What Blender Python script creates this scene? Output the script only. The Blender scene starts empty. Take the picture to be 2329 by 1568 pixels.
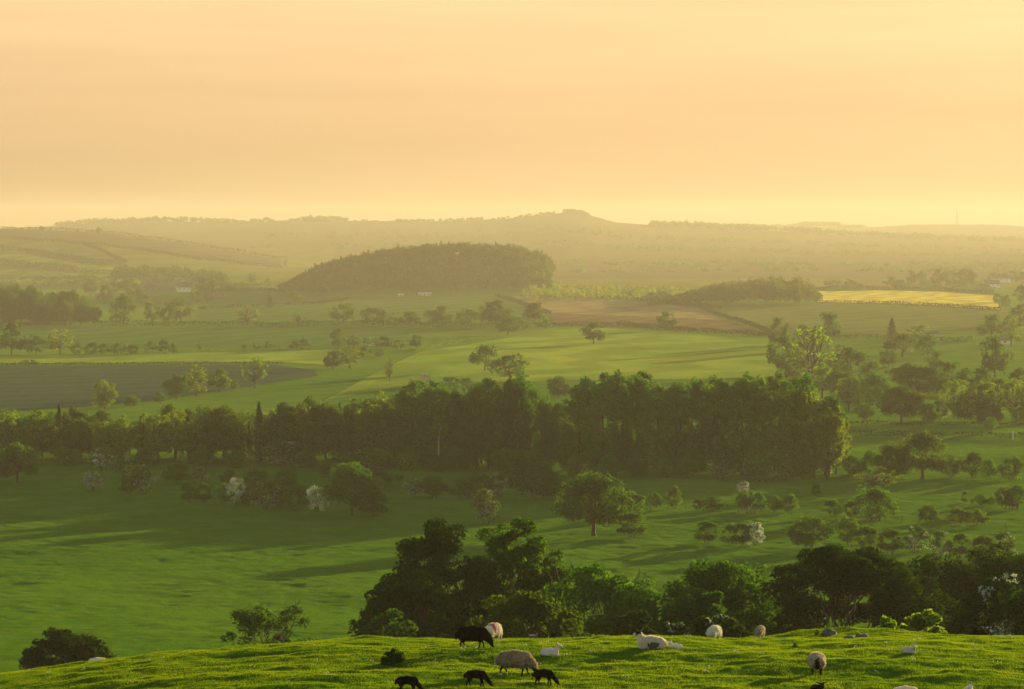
import bpy, math, random
import numpy as np
from mathutils import Vector

# ------------------------------------------------------------------ camera, sky, sun, exposure
SC = bpy.context.scene
COL = SC.collection
R = math.radians
VEIL_LOW, VEIL_HIGH, VEIL_GAIN = (.76, .49, .25, 1), (1.0, .682, .36, 1), 2.5
FD, CX, CY, HOR = 5252.0, 1164.5, 784.0, 518.5          # survey of the view: focal length and horizon in survey units
TH = math.atan((CY - HOR) / FD)
cam_d = bpy.data.cameras.new('camera')
cam = bpy.data.objects.new('camera', cam_d); COL.objects.link(cam)
cam.location = (0, 0, 0); cam.rotation_euler = (math.pi / 2 - TH, 0, 0)
cam_d.sensor_width = 36.0; cam_d.lens = 36.0 * FD / 2329.0
cam_d.clip_start = 0.5; cam_d.clip_end = 40000
SC.camera = cam

SUN_AZ, SUN_EL = R(36), R(5.2)
S = Vector((math.sin(SUN_AZ) * math.cos(SUN_EL), math.cos(SUN_AZ) * math.cos(SUN_EL), math.sin(SUN_EL)))
sun_d = bpy.data.lights.new('sun', 'SUN'); sun_d.energy = 5.0; sun_d.angle = R(0.6); sun_d.color = (1.0, 0.80, 0.42)
sun = bpy.data.objects.new('sun', sun_d); COL.objects.link(sun)
sun.rotation_euler = S.to_track_quat('Z', 'Y').to_euler(); sun.location = S * 300

W = bpy.data.worlds.new('World'); SC.world = W; W.use_nodes = True
wn, wl = W.node_tree.nodes, W.node_tree.links
bg = wn['Background']; bg.inputs['Strength'].default_value = 0.125
sky = wn.new('ShaderNodeTexSky'); sky.sky_type = 'NISHITA'; sky.sun_disc = False
sky.sun_elevation = SUN_EL; sky.sun_rotation = SUN_AZ
sky.altitude = 100; sky.air_density = 1.6; sky.dust_density = 2.5; sky.ozone_density = 1.5
tc = wn.new('ShaderNodeTexCoord'); sx = wn.new('ShaderNodeSeparateXYZ'); wl.new(tc.outputs['Generated'], sx.inputs[0])
# thin high cloud veil low in the evening sky, warm; the clear sky above and behind stays blue
vz = wn.new('ShaderNodeMapRange'); vz.interpolation_type = 'SMOOTHSTEP'; vz.inputs[1].default_value = .10; vz.inputs[2].default_value = .28; vz.inputs[3].default_value = .93; vz.inputs[4].default_value = 0.0
wl.new(sx.outputs['Z'], vz.inputs[0])
vy = wn.new('ShaderNodeMapRange'); vy.interpolation_type = 'SMOOTHSTEP'; vy.inputs[1].default_value = .2; vy.inputs[2].default_value = .8; wl.new(sx.outputs['Y'], vy.inputs[0])
vm = wn.new('ShaderNodeMath'); vm.operation = 'MULTIPLY'; wl.new(vz.outputs[0], vm.inputs[0]); wl.new(vy.outputs[0], vm.inputs[1])
veil = wn.new('ShaderNodeValToRGB'); e = veil.color_ramp.elements
e[0].position = 0.0; e[0].color = VEIL_LOW; e[1].position = .085; e[1].color = VEIL_HIGH
wl.new(sx.outputs['Z'], veil.inputs['Fac'])
vs = wn.new('ShaderNodeMix'); vs.data_type = 'RGBA'; vs.blend_type = 'MULTIPLY'; vs.inputs[0].default_value = 1.0; vs.inputs[7].default_value = (VEIL_GAIN,) * 3 + (1,)
wl.new(veil.outputs['Color'], vs.inputs[6])
wt = wn.new('ShaderNodeMix'); wt.data_type = 'RGBA'; wt.blend_type = 'MULTIPLY'; wt.inputs[7].default_value = (1.0, .72, .44, 1); wl.new(vm.outputs[0], wt.inputs[0]); wl.new(sky.outputs['Color'], wt.inputs[6])
lr = wn.new('ShaderNodeMapRange'); lr.inputs[1].default_value = -.26; lr.inputs[2].default_value = .2; lr.inputs[3].default_value = .86; lr.inputs[4].default_value = 1.0; wl.new(sx.outputs['X'], lr.inputs[0])
lz = wn.new('ShaderNodeMapRange'); lz.inputs[1].default_value = .0; lz.inputs[2].default_value = .085; lz.inputs[3].default_value = .60; lz.inputs[4].default_value = .94; wl.new(sx.outputs['Z'], lz.inputs[0]); wl.new(lz.outputs[0], lr.inputs[3])
vl = wn.new('ShaderNodeMix'); vl.data_type = 'RGBA'; vl.blend_type = 'MULTIPLY'; vl.inputs[0].default_value = 1.0; wl.new(vs.outputs[2], vl.inputs[6]); wl.new(lr.outputs[0], vl.inputs[7])
vx = wn.new('ShaderNodeMix'); vx.data_type = 'RGBA'; wl.new(vm.outputs[0], vx.inputs[0]); wl.new(wt.outputs[2], vx.inputs[6]); wl.new(vl.outputs[2], vx.inputs[7])
mp = wn.new('ShaderNodeMapping'); mp.inputs['Scale'].default_value = (1.6, 1.6, 26); mp.inputs['Rotation'].default_value = (0.0, R(3), 0)
cn = wn.new('ShaderNodeTexNoise'); cn.inputs['Scale'].default_value = 2.2; cn.inputs['Detail'].default_value = 5
cr = wn.new('ShaderNodeMapRange'); cr.inputs[1].default_value = .3; cr.inputs[2].default_value = .75; cr.inputs[3].default_value = .91; cr.inputs[4].default_value = 1.06
m2 = wn.new('ShaderNodeMix'); m2.data_type = 'RGBA'; m2.blend_type = 'MULTIPLY'; m2.inputs[0].default_value = 1.0
wl.new(tc.outputs['Generated'], mp.inputs['Vector']); wl.new(mp.outputs['Vector'], cn.inputs['Vector']); wl.new(cn.outputs['Fac'], cr.inputs[0])
wl.new(vx.outputs[2], m2.inputs[6]); wl.new(cr.outputs[0], m2.inputs[7])
wl.new(m2.outputs[2], bg.inputs['Color'])

SC.view_settings.view_transform = 'Standard'; SC.view_settings.look = 'None'
SC.view_settings.exposure = 1.75; SC.view_settings.gamma = 1.0
SC.render.engine = 'CYCLES'
cy = SC.cycles
cy.max_bounces = 5; cy.diffuse_bounces = 3; cy.glossy_bounces = 1; cy.transmission_bounces = 3; cy.volume_bounces = 0
cy.transparent_max_bounces = 6; cy.use_denoising = True; cy.caustics_reflective = False; cy.caustics_refractive = False
HAZE_DENSITY, HAZE_COLOR, HAZE_ANISO = 0.00011, (.60, .55, .415, 1), 0.17

# ------------------------------------------------------------------ numeric helpers
rng = np.random.default_rng(7)
random.seed(7)
_T = np.random.default_rng(3).random((256, 256))
def vnoise(x, y):
    xi = np.floor(x).astype(np.int64); yi = np.floor(y).astype(np.int64)
    fx = x - xi; fy = y - yi
    fx = fx * fx * (3 - 2 * fx); fy = fy * fy * (3 - 2 * fy)
    a = _T[xi & 255, yi & 255]; b = _T[(xi + 1) & 255, yi & 255]
    c = _T[xi & 255, (yi + 1) & 255]; d = _T[(xi + 1) & 255, (yi + 1) & 255]
    return (a * (1 - fx) + b * fx) * (1 - fy) + (c * (1 - fx) + d * fx) * fy - 0.5
def sst(a, b, x):
    t = np.clip((x - a) / (b - a), 0, 1); return t * t * (3 - 2 * t)
def rowz(row, Y): return -(row - HOR) / FD * Y          # height of a far silhouette seen at that survey row

# ------------------------------------------------------------------ terrain
_P = np.array([(0.5, -2.0), (20, -6.2), (40, -10.1), (50, -11.6), (58, -12.25), (62, -12.42), (70, -12.98), (74, -13.32), (77, -13.77),
               (82, -14.85), (90, -17), (120, -24.5), (160, -33.5), (200, -40), (230, -43.5), (260, -46.5), (310, -50.5), (370, -54), (450, -57),
               (550, -60), (700, -63), (900, -66), (1200, -69), (1500, -71.5), (2000, -74), (2600, -75), (20000, -75)])
_ly = np.linspace(math.log(0.5), math.log(20000), 6000)
_lz = np.interp(np.exp(_ly), _P[:, 0], _P[:, 1])
_k = np.exp(-0.5 * (np.arange(-40, 41) / 14.0) ** 2); _k /= _k.sum()
_lz = np.convolve(np.pad(_lz, 40, mode='edge'), _k, mode='valid')
HILL = np.array([(-3000, 500), (-400, 512), (0, 521), (100, 523), (230, 529), (400, 550), (500, 567), (620, 587), (700, 599), (760, 609), (900, 619), (1000, 619)], float)
RIDA = np.array([(-1500, 505), (0, 519), (100, 516), (200, 509), (330, 501), (450, 505), (560, 504), (680, 501), (830, 503), (1000, 504), (1150, 498), (1230, 489),
                 (1280, 485), (1345, 491), (1400, 506), (1500, 514), (1620, 519), (1800, 528), (2000, 540), (2329, 552), (3500, 565)], float)
RIDB = np.array([(-1500, 518), (600, 518), (840, 507), (920, 499), (1000, 503), (1100, 512), (1500, 514), (1750, 516), (1980, 517), (2080, 511), (2250, 511), (2329, 515), (3500, 512)], float)
DOME = np.array([(620, 678), (655, 656), (700, 636), (750, 616), (800, 602), (850, 592), (950, 581), (1080, 575), (1180, 584), (1238, 604), (1262, 642), (1320, 676)], float)
def H0(x, y):
    x = np.asarray(x, float); y = np.asarray(y, float)
    ys = np.maximum(y, 0.6)
    col = CX + FD * x / ys
    z = np.interp(np.log(ys), _ly, _lz)
    fg = 1 - sst(100, 210, y)
    z = z - fg * 1.28 * np.clip((-5 - x) / 12.3, 0, 2.2) ** 1.6
    z = z + 0.62 * np.exp(-((x - 12.2) / 4.2) ** 2 - ((y - 84) / 3.0) ** 2) + 0.22 * sst(10, 17, x) * np.exp(-((y - 83) / 5) ** 2)
    z = z + sst(650, 1000, y) * (1 - sst(2800, 3300, y)) * (3.2 * vnoise(x / 260 + 9.3, y / 420 + 2.2) + 1.2 * vnoise(x / 90 + 1.3, y / 150 + 7.7))
    # wooded dome
    dz = np.interp(col, DOME[:, 0], rowz(DOME[:, 1], 2750)) + 75
    z = z + np.maximum(dz, 0) * np.exp(-((y - 2760) / 130) ** 2) * ((col > 600) & (col < 1340))
    # left hill and the two ridges
    RA, RB = 7000., 9500.
    zh = np.interp(col, HILL[:, 0], rowz(HILL[:, 1], 4200)) + 75
    hl = -75 + np.maximum(zh, 0) * np.where(y < 4200, np.clip((y - 3000) / 1200, 0, 1) ** 0.95, 1 - 0.8 * sst(4200, 5200, y)) * (y > 3000)
    za = np.interp(col, RIDA[:, 0], rowz(RIDA[:, 1], RA)) + 75
    ra = -75 + za * np.where(y < RA, np.clip((y - 3900) / (RA - 3900), 0, 1) ** 1.35, 1 - 0.55 * sst(RA, RA + 900, y)) * (y > 3900)
    zb = np.interp(col, RIDB[:, 0], rowz(RIDB[:, 1], RB)) + 75
    rb = -75 + zb * np.clip((y - RA - 300) / (RB - RA - 300), 0, 1) * (y > RA + 300)
    far = np.maximum(np.maximum(hl, ra), rb)
    return np.where(y > 3000, np.maximum(z, far), z)
def Hd(x, y):
    """terrain with hummocks of the pasture"""
    x = np.asarray(x, float); y = np.asarray(y, float)
    z = H0(x, y)
    a = 1 - sst(110, 160, y)
    wx = x + 0.5 * vnoise(x / 2 + 5, y / 2); 
    hum = 0.24 * vnoise(x / 4.2, y / 3.4) + 0.13 * vnoise(wx / 1.5 + 11, y / 1.1 + 3) + 0.10 * np.maximum(vnoise(wx / .62 + 31, y / .5 + 13), 0) + 0.05 * vnoise(x / .3, y / .26)
    z = z + a * hum * sst(40, 55, y)
    b = sst(200, 240, y) * (1 - sst(640, 800, y))
    h2 = 1.3 * vnoise(x / 36 + 3, y / 44 + 1) + 0.30 * vnoise(x / 8.5 + 1, y / 9.5 + 20) - 0.75 * np.maximum(vnoise(x / 2.6 + 7, y / 2.4 + 5) - .14, 0) * (.5 + 2 * np.maximum(vnoise(x / 15 + 2, y / 21 + 8), 0)) + .17 * vnoise(x / 3.1 + 9, y / 2.5) + .10 * vnoise(x / 1.25 + 4, y / 1.15 + 6) + .20 * vnoise(x / 1.5 + 9, y / 1.4) * (np.maximum(vnoise(x / 22 + 21, y / 30 + 3) + .25, 0) + .3)
    z = z + b * h2
    return z
def ray(px, py):
    a = (px - CX) / FD; b = (CY - py) / FD
    return a, math.cos(TH) + b * math.sin(TH), -math.sin(TH) + b * math.cos(TH)
def ground(px, py, ymin=200, ymax=10000):
    """where the line of sight meets the land beyond ymin"""
    rx, ry, rz = ray(px, py)
    Y = np.exp(np.linspace(math.log(ymin), math.log(ymax), 5000)); t = Y / ry
    f = t * rz - Hd(t * rx, Y)
    i = np.where(f <= 0)[0]
    if len(i) == 0: k = int(np.argmin(f)); return Vector((t[k] * rx, Y[k], float(Hd(t[k] * rx, Y[k]))))
    k = i[0]
    if k > 0:
        w = f[k - 1] / (f[k - 1] - f[k]); yy = Y[k - 1] + (Y[k] - Y[k - 1]) * w
    else: yy = Y[0]
    tt = yy / ry
    return Vector((tt * rx, yy, float(Hd(tt * rx, yy))))
def at(px, Y): 
    x = (px - CX) / FD * Y
    return Vector((x, Y, float(Hd(x, Y))))

# ------------------------------------------------------------------ mesh and object helpers
def mesh_np(name, V, F, mats, idx=None, smooth=False):
    V = np.asarray(V, np.float32); F = np.asarray(F, np.int32); k = F.shape[1]
    me = bpy.data.meshes.new(name)
    me.vertices.add(len(V)); me.vertices.foreach_set('co', V.ravel())
    me.loops.add(F.size); me.loops.foreach_set('vertex_index', F.ravel())
    me.polygons.add(len(F)); me.polygons.foreach_set('loop_start', np.arange(0, F.size, k, dtype=np.int32))
    for m in mats: me.materials.append(m)
    if idx is not None: me.polygons.foreach_set('material_index', np.asarray(idx, np.int32))
    me.polygons.foreach_set('use_smooth', np.full(len(F), smooth))
    me.update(calc_edges=True)
    return me
def obj(name, me, parent=None, label=None, cat=None, group=None, kind=None, loc=None):
    o = bpy.data.objects.new(name, me); COL.objects.link(o)
    if parent is not None: o.parent = parent
    if loc is not None: o.location = loc
    for k, v in (('label', label), ('category', cat), ('group', group), ('kind', kind)):
        if v: o[k] = v
    return o
def thing(name, label, cat, loc, rz=0.0, scale=None, group=None):
    o = obj(name, None, None, label, cat, group, None, loc)
    o.rotation_euler = (0, 0, rz); o.empty_display_size = 0.3
    if scale is not None: o.scale = scale
    return o
class Bag:
    """collects quads for one mesh"""
    def __init__(s): s.V = []; s.F = []; s.M = []; s.n = 0
    def add(s, V, F, m=0):
        s.V.append(np.asarray(V, float)); s.F.append(np.asarray(F, int) + s.n); s.M.append(np.full(len(F), m)); s.n += len(V)
    def box(s, c, d, m=0, rz=0.0, taper=1.0):
        x, y, z = np.array(d) / 2
        v = np.array([(-x, -y, -z), (x, -y, -z), (x, y, -z), (-x, y, -z), (-x * taper, -y * taper, z), (x * taper, -y * taper, z), (x * taper, y * taper, z), (-x * taper, y * taper, z)])
        ca, sa = math.cos(rz), math.sin(rz)
        v = np.stack([v[:, 0] * ca - v[:, 1] * sa, v[:, 0] * sa + v[:, 1] * ca, v[:, 2]], 1) + np.array(c)
        s.add(v, [(0, 3, 2, 1), (4, 5, 6, 7), (0, 1, 5, 4), (1, 2, 6, 5), (2, 3, 7, 6), (3, 0, 4, 7)], m)
    def tube(s, pts, rad, m=0, n=6):
        pts = np.asarray(pts, float); k = len(pts)
        d = np.gradient(pts, axis=0); d /= np.linalg.norm(d, axis=1)[:, None] + 1e-9
        up = np.where(np.abs(d[:, 2:3]) > .9, np.array([[1., 0, 0]]), np.array([[0, 0, 1.]]))
        a = np.cross(d, up); a /= np.linalg.norm(a, axis=1)[:, None] + 1e-9
        b = np.cross(d, a); th = np.arange(n) / n * 2 * math.pi
        rad = np.asarray(rad, float)
        V = pts[:, None] + rad[:, None, None] * (a[:, None] * np.cos(th)[None, :, None] + b[:, None] * np.sin(th)[None, :, None])
        F = [(i * n + j, i * n + (j + 1) % n, (i + 1) * n + (j + 1) % n, (i + 1) * n + j) for i in range(k - 1) for j in range(n)]
        s.add(V.reshape(-1, 3), F, m)
    def mesh(s, name, mats, smooth=False):
        return mesh_np(name, np.concatenate(s.V), np.concatenate(s.F), mats, np.concatenate(s.M), smooth)

# ------------------------------------------------------------------ materials
def newmat(name):
    m = bpy.data.materials.new(name); m.use_nodes = True
    n = m.node_tree.nodes; l = m.node_tree.links; n.clear()
    out = n.new('ShaderNodeOutputMaterial'); return m, n, l, out
def ramp(n, l, fac, cols):
    r = n.new('ShaderNodeValToRGB'); e = r.color_ramp.elements
    while len(e) < len(cols): e.new(0.5)
    for k, (p, c) in enumerate(cols): e[k].position = p; e[k].color = (*c, 1)
    l.new(fac, r.inputs['Fac']); return r.outputs['Color']
def noise(n, l, vec, scale, detail=3, rough=.55):
    t = n.new('ShaderNodeTexNoise'); t.inputs['Scale'].default_value = scale; t.inputs['Detail'].default_value = detail; t.inputs['Roughness'].default_value = rough
    if vec is not None: l.new(vec, t.inputs['Vector'])
    return t.outputs['Fac']
def mixc(n, l, f, a, b, mode='MIX'):
    x = n.new('ShaderNodeMix'); x.data_type = 'RGBA'; x.blend_type = mode
    for s, v in ((0, f), (6, a), (7, b)):
        if hasattr(v, 'is_linked'): l.new(v, x.inputs[s])
        else: x.inputs[s].default_value = v if s == 0 else (*v, 1)
    return x.outputs[2]
def leaf_mat(name, c1, c2, trans=0.5, tcol=None, nscale=.5):
    m, n, l, out = newmat(name)
    oi = n.new('ShaderNodeObjectInfo'); tcn = n.new('ShaderNodeTexCoord')
    f = noise(n, l, tcn.outputs['Object'], nscale, 4)
    c = ramp(n, l, f, [(.3, c1), (.7, c2)])
    mr = n.new('ShaderNodeMapRange'); mr.inputs[3].default_value = .75; mr.inputs[4].default_value = 1.3; l.new(oi.outputs['Random'], mr.inputs[0])
    hs = n.new('ShaderNodeHueSaturation'); l.new(c, hs.inputs['Color']); l.new(mr.outputs[0], hs.inputs['Value'])
    mh = n.new('ShaderNodeMapRange'); mh.inputs[3].default_value = .485; mh.inputs[4].default_value = .512
    ml = n.new('ShaderNodeMath'); ml.operation = 'FRACT'; mm = n.new('ShaderNodeMath'); mm.operation = 'MULTIPLY'; mm.inputs[1].default_value = 7.13
    l.new(oi.outputs['Random'], mm.inputs[0]); l.new(mm.outputs[0], ml.inputs[0]); l.new(ml.outputs[0], mh.inputs[0]); l.new(mh.outputs[0], hs.inputs['Hue'])
    d = n.new('ShaderNodeBsdfDiffuse'); l.new(hs.outputs['Color'], d.inputs['Color'])
    t = n.new('ShaderNodeBsdfTranslucent')
    tm = mixc(n, l, 1.0, hs.outputs['Color'], tcol or (2.9, 1.8, .45), 'MULTIPLY'); l.new(tm, t.inputs['Color'])
    x = n.new('ShaderNodeMixShader'); x.inputs[0].default_value = trans
    l.new(d.outputs[0], x.inputs[1]); l.new(t.outputs[0], x.inputs[2]); l.new(x.outputs[0], out.inputs['Surface'])
    return m
def plain_mat(name, c1, c2, scale=6, rough=.8, bump=0.0, coord='Object', stretch=None, spec=.15):
    m, n, l, out = newmat(name)
    tcn = n.new('ShaderNodeTexCoord'); v = tcn.outputs[coord]
    if stretch:
        mpn = n.new('ShaderNodeMapping'); mpn.inputs['Scale'].default_value = stretch; l.new(v, mpn.inputs['Vector']); v = mpn.outputs['Vector']
    f = noise(n, l, v, scale, 5)
    b = n.new('ShaderNodeBsdfPrincipled'); b.inputs['Roughness'].default_value = rough; b.inputs['Specular IOR Level'].default_value = spec
    l.new(ramp(n, l, f, [(.32, c1), (.68, c2)]), b.inputs['Base Color'])
    if bump:
        bp = n.new('ShaderNodeBump'); bp.inputs['Strength'].default_value = bump; bp.inputs['Distance'].default_value = .05
        l.new(f, bp.inputs['Height']); l.new(bp.outputs[0], b.inputs['Normal'])
    l.new(b.outputs[0], out.inputs['Surface']); return m
def land_mat(name, cols, big=.004, small=.05, stretch=(1, 1, 1), rot=0.0, bump=.6, bdist=.6, bscale=.35, sheen=2.0, stripes=None):
    m, n, l, out = newmat(name)
    g = n.new('ShaderNodeNewGeometry'); mpn = n.new('ShaderNodeMapping'); mpn.inputs['Scale'].default_value = stretch; mpn.inputs['Rotation'].default_value = (0, 0, rot)
    l.new(g.outputs['Position'], mpn.inputs['Vector']); v = mpn.outputs['Vector']
    f1 = noise(n, l, v, big, 3); f2 = noise(n, l, v, small, 5, .65)
    c1 = ramp(n, l, f1, [(.35, cols[0]), (.65, cols[1])]); c2 = ramp(n, l, f2, [(.3, cols[2]), (.7, cols[3])])
    c = mixc(n, l, .5, c1, c2)
    if stripes:                                          # drill rows and tramlines
        w = n.new('ShaderNodeTexWave'); w.inputs['Scale'].default_value = stripes[0]; w.inputs['Distortion'].default_value = 8; w.inputs['Detail'].default_value = 3; w.inputs['Detail Scale'].default_value = 1.5
        mv = n.new('ShaderNodeMapping'); mv.inputs['Rotation'].default_value = (0, 0, stripes[2]); l.new(g.outputs['Position'], mv.inputs['Vector']); l.new(mv.outputs['Vector'], w.inputs['Vector'])
        c = mixc(n, l, 1.0, c, ramp(n, l, w.outputs['Fac'], [(.2, (1 - stripes[1],) * 3), (.8, (1 + stripes[1],) * 3)]), 'MULTIPLY')
    h = noise(n, l, v, bscale, 6, .7)
    bp = n.new('ShaderNodeBump'); bp.inputs['Strength'].default_value = bump; bp.inputs['Distance'].default_value = bdist; l.new(h, bp.inputs['Height'])
    d = n.new('ShaderNodeBsdfDiffuse'); l.new(c, d.inputs['Color']); l.new(bp.outputs[0], d.inputs['Normal'])
    if sheen:                                            # upright blades catch a low sun
        sh = n.new('ShaderNodeBsdfSheen'); sh.inputs['Roughness'].default_value = .6; ct = mixc(n, l, 1.0, c, (sheen * 1.6, sheen, sheen * .4), 'MULTIPLY'); l.new(ct, sh.inputs['Color']); l.new(bp.outputs[0], sh.inputs['Normal'])
        ad = n.new('ShaderNodeAddShader'); l.new(d.outputs[0], ad.inputs[0]); l.new(sh.outputs[0], ad.inputs[1]); l.new(ad.outputs[0], out.inputs['Surface'])
    else: l.new(d.outputs[0], out.inputs['Surface'])
    return m
M = {}
M['grass_land'] = land_mat('grass_land', [(.016, .068, .005), (.044, .100, .009), (.012, .055, .005), (.052, .112, .010)], .006, .09, sheen=.55)
M['fallow'] = land_mat('fallow_soil', [(.062, .064, .042), (.075, .072, .048), (.055, .058, .038), (.08, .078, .05)], .006, .06, (1, .2, 1), .2, sheen=.1, stripes=(.006, .08, .2))
M['hedge_leaf'] = leaf_mat('hedge_leaf', (.009, .020, .005), (.018, .034, .008), .12)
M['canopy'] = leaf_mat('wood_canopy', (.014, .050, .008), (.040, .085, .012), .45, None, .035)
M['shade_grass'] = land_mat('shade_toned_grass', [(.024, .078, .016), (.038, .092, .018), (.022, .072, .015), (.042, .096, .018)], .008, .05, (1, .25, 1), .3, sheen=.3, stripes=(.008, .10, .4))  # cloud shade painted in: darker, duller green for the left fields
M['hill_land'] = land_mat('hill_land', [(.045, .075, .018), (.07, .085, .026), (.04, .07, .016), (.075, .09, .026)], .003, .02, (1, .3, 1), .2, sheen=.4, stripes=(.004, .10, .2))
M['ridge_land'] = land_mat('ridge_land', [(.06, .055, .028), (.05, .06, .022), (.04, .048, .02), (.08, .07, .035)], .0009, .004, (1, .5, 1), 0, sheen=.25)
M['plough'] = land_mat('ploughed_soil', [(.030, .062, .034), (.042, .074, .040), (.026, .056, .030), (.046, .078, .042)], .01, .2, (1, .15, 1), .5, sheen=0, stripes=(.012, .10, 1.2))
M['red_soil'] = land_mat('red_soil', [(.062, .058, .034), (.054, .050, .030), (.070, .064, .036), (.048, .046, .027)], .01, .08, (1, .2, 1), .2, sheen=.4, stripes=(.010, .15, .3))
M['stubble'] = land_mat('pale_stubble', [(.105, .10, .055), (.09, .09, .045), (.115, .11, .06), (.08, .08, .042)], .006, .06, (1, .2, 1), .2, sheen=.4, stripes=(.008, .15, .2))
M['crop'] = land_mat('young_crop', [(.035, .065, .018), (.05, .08, .02), (.035, .06, .016), (.055, .085, .02)], .006, .05, (1, .2, 1), .9, sheen=.45, stripes=(.010, .15, .9))
M['rape'] = land_mat('rape_blossom', [(.30, .28, .04), (.36, .33, .05), (.18, .22, .04), (.40, .36, .05)], .01, .06, (.25, 1, 1), .15, sheen=.25, stripes=(.010, .22, .5))
M['pale_sunlit_grass'] = land_mat('pale_sun_toned_pasture', [(.030, .088, .010), (.064, .110, .015), (.024, .078, .008), (.075, .118, .017)], .010, .05, (1, .3, 1), .25, sheen=.85, stripes=(.006, .13, .35))  # pale hill pasture; on the valley meadows, sunlight painted into the grass colour
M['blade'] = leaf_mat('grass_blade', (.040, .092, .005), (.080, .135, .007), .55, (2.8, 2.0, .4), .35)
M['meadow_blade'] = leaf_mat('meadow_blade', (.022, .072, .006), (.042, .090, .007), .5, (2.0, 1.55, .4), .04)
M['oak'] = leaf_mat('oak_leaf', (0.016, 0.056, 0.007), (0.031, 0.092, 0.010), .45)
M['dark'] = leaf_mat('dark_leaf', (.015, .062, .012), (.028, .088, .014), .40)
M['thorn'] = leaf_mat('thorn_leaf', (.007, .027, .005), (.016, .047, .007), .28)
M['pale'] = leaf_mat('pale_leaf', (.034, .095, .012), (.058, .125, .016), .55)
M['haw'] = leaf_mat('hawthorn_leaf', (0.020, 0.076, 0.012), (0.037, 0.111, 0.017), .42)
M['poplar'] = leaf_mat('poplar_leaf', (.022, .095, .020), (.040, .122, .024), .45)
M['con'] = leaf_mat('conifer_needle', (0.015, 0.041, 0.010), (0.027, 0.061, 0.013), .30)
M['blossom'] = leaf_mat('white_blossom', (.34, .36, .30), (.50, .52, .45), .3, (1, .95, .8))
M['bark'] = plain_mat('bark', (.035, .028, .018), (.075, .06, .04), 5, .9, .6, 'Object', (1, 1, .2))
M['birch'] = plain_mat('pale_bark', (.22, .2, .16), (.35, .32, .26), 2, .8, .2)
M['wood'] = plain_mat('weathered_wood', (.09, .07, .05), (.16, .13, .09), 8, .85, .3, 'Object', (1, 1, .15))
M['rock'] = plain_mat('mossy_rock', (.055, .055, .045), (.13, .125, .10), 3, .9, .9)
M['stone'] = plain_mat('stone_wall', (.16, .13, .10), (.24, .20, .15), 1.5, .9, .3)
M['white_wall'] = plain_mat('white_wall', (.62, .60, .56), (.74, .72, .68), .8, .8)
M['shed_wall'] = plain_mat('weathered_white_sheeting', (.36, .35, .33), (.46, .45, .42), .8, .8)
M['slate'] = plain_mat('slate_roof', (.07, .07, .075), (.11, .105, .10), 1.2, .7)
M['tile'] = plain_mat('tile_roof', (.16, .10, .07), (.21, .13, .09), 1.2, .8)
M['glass'] = plain_mat('window_glass', (.03, .035, .04), (.05, .05, .055), 1, .1)
M['steel'] = plain_mat('galvanised_steel', (.20, .20, .20), (.28, .28, .27), 1, .5)
M['fl_brown'] = leaf_mat('brown_fleece', (.010, .0065, .004), (.021, .013, .0075), .25, (2.2, 1.5, .6), 9)
M['fl_black'] = leaf_mat('black_fleece', (.007, .005, .004), (.014, .009, .006), .15, (2, 1.4, .7), 12)
M['fl_grey'] = leaf_mat('grey_cream_fleece', (.25, .22, .165), (.40, .36, .28), .35, (1.3, 1.1, .75), 9)
M['fl_white'] = leaf_mat('white_fleece', (.52, .50, .44), (.66, .64, .57), .3, (1.15, 1, .7), 9)
M['fl_lamb'] = leaf_mat('white_lamb_fleece', (.55, .52, .46), (.66, .63, .56), .2, (1.1, 1, .75), 14)
M['sk_black'] = plain_mat('black_face', (.008, .007, .006), (.016, .013, .010), 14, .95, spec=.02)
M['sk_white'] = plain_mat('white_face', (.48, .45, .40), (.62, .58, .53), 10, .7)
M['sk_pink'] = plain_mat('pink_ear', (.40, .20, .16), (.5, .27, .2), 10, .7)
M['raddle'] = leaf_mat('red_raddle_mark', (.30, .07, .05), (.42, .18, .13), .2, (1.1, 1, .7), 12)
M['smudge'] = leaf_mat('dark_smudged_fleece', (.08, .085, .08), (.16, .155, .14), .2, (1.1, 1, .7), 9)
M['bay'] = plain_mat('bay_coat', (.05, .025, .012), (.08, .04, .02), 4, .6)

# ------------------------------------------------------------------ the land as one sheet
def build_ground():
    u = np.concatenate([np.linspace(-.52, -.245, 30)[:-1], np.linspace(-.245, .245, 491), np.linspace(.245, .52, 30)[1:]])
    Y = np.concatenate([np.linspace(1.0, 54, 40)[:-1], np.arange(54, 87, .085), np.geomspace(87, 205, 60), np.arange(206, 620, .72), np.geomspace(621, 3000, 170), np.geomspace(3020, 10250, 200)])
    UU, YY = np.meshgrid(u, Y); XX = UU * YY
    ZZ = Hd(XX, YY)
    nr, nc = UU.shape
    V = np.stack([XX, YY, ZZ], -1).reshape(-1, 3)
    i = (np.arange(nr - 1)[:, None] * nc + np.arange(nc - 1)[None]).ravel()
    F = np.stack([i, i + 1, i + nc + 1, i + nc], 1)
    obj('ground', mesh_np('ground', V, F, [M['grass_land'], M['ridge_land'], M['hill_land']], np.where(V[F[:, 0], 1] < 2900, 0, np.where((CX + FD * V[F[:, 0], 0] / V[F[:, 0], 1] < 760) & (V[F[:, 0], 1] < 5200), 2, np.where(V[F[:, 0], 1] < 3400, 2, 1))), True), kind='structure')
build_ground()

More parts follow.
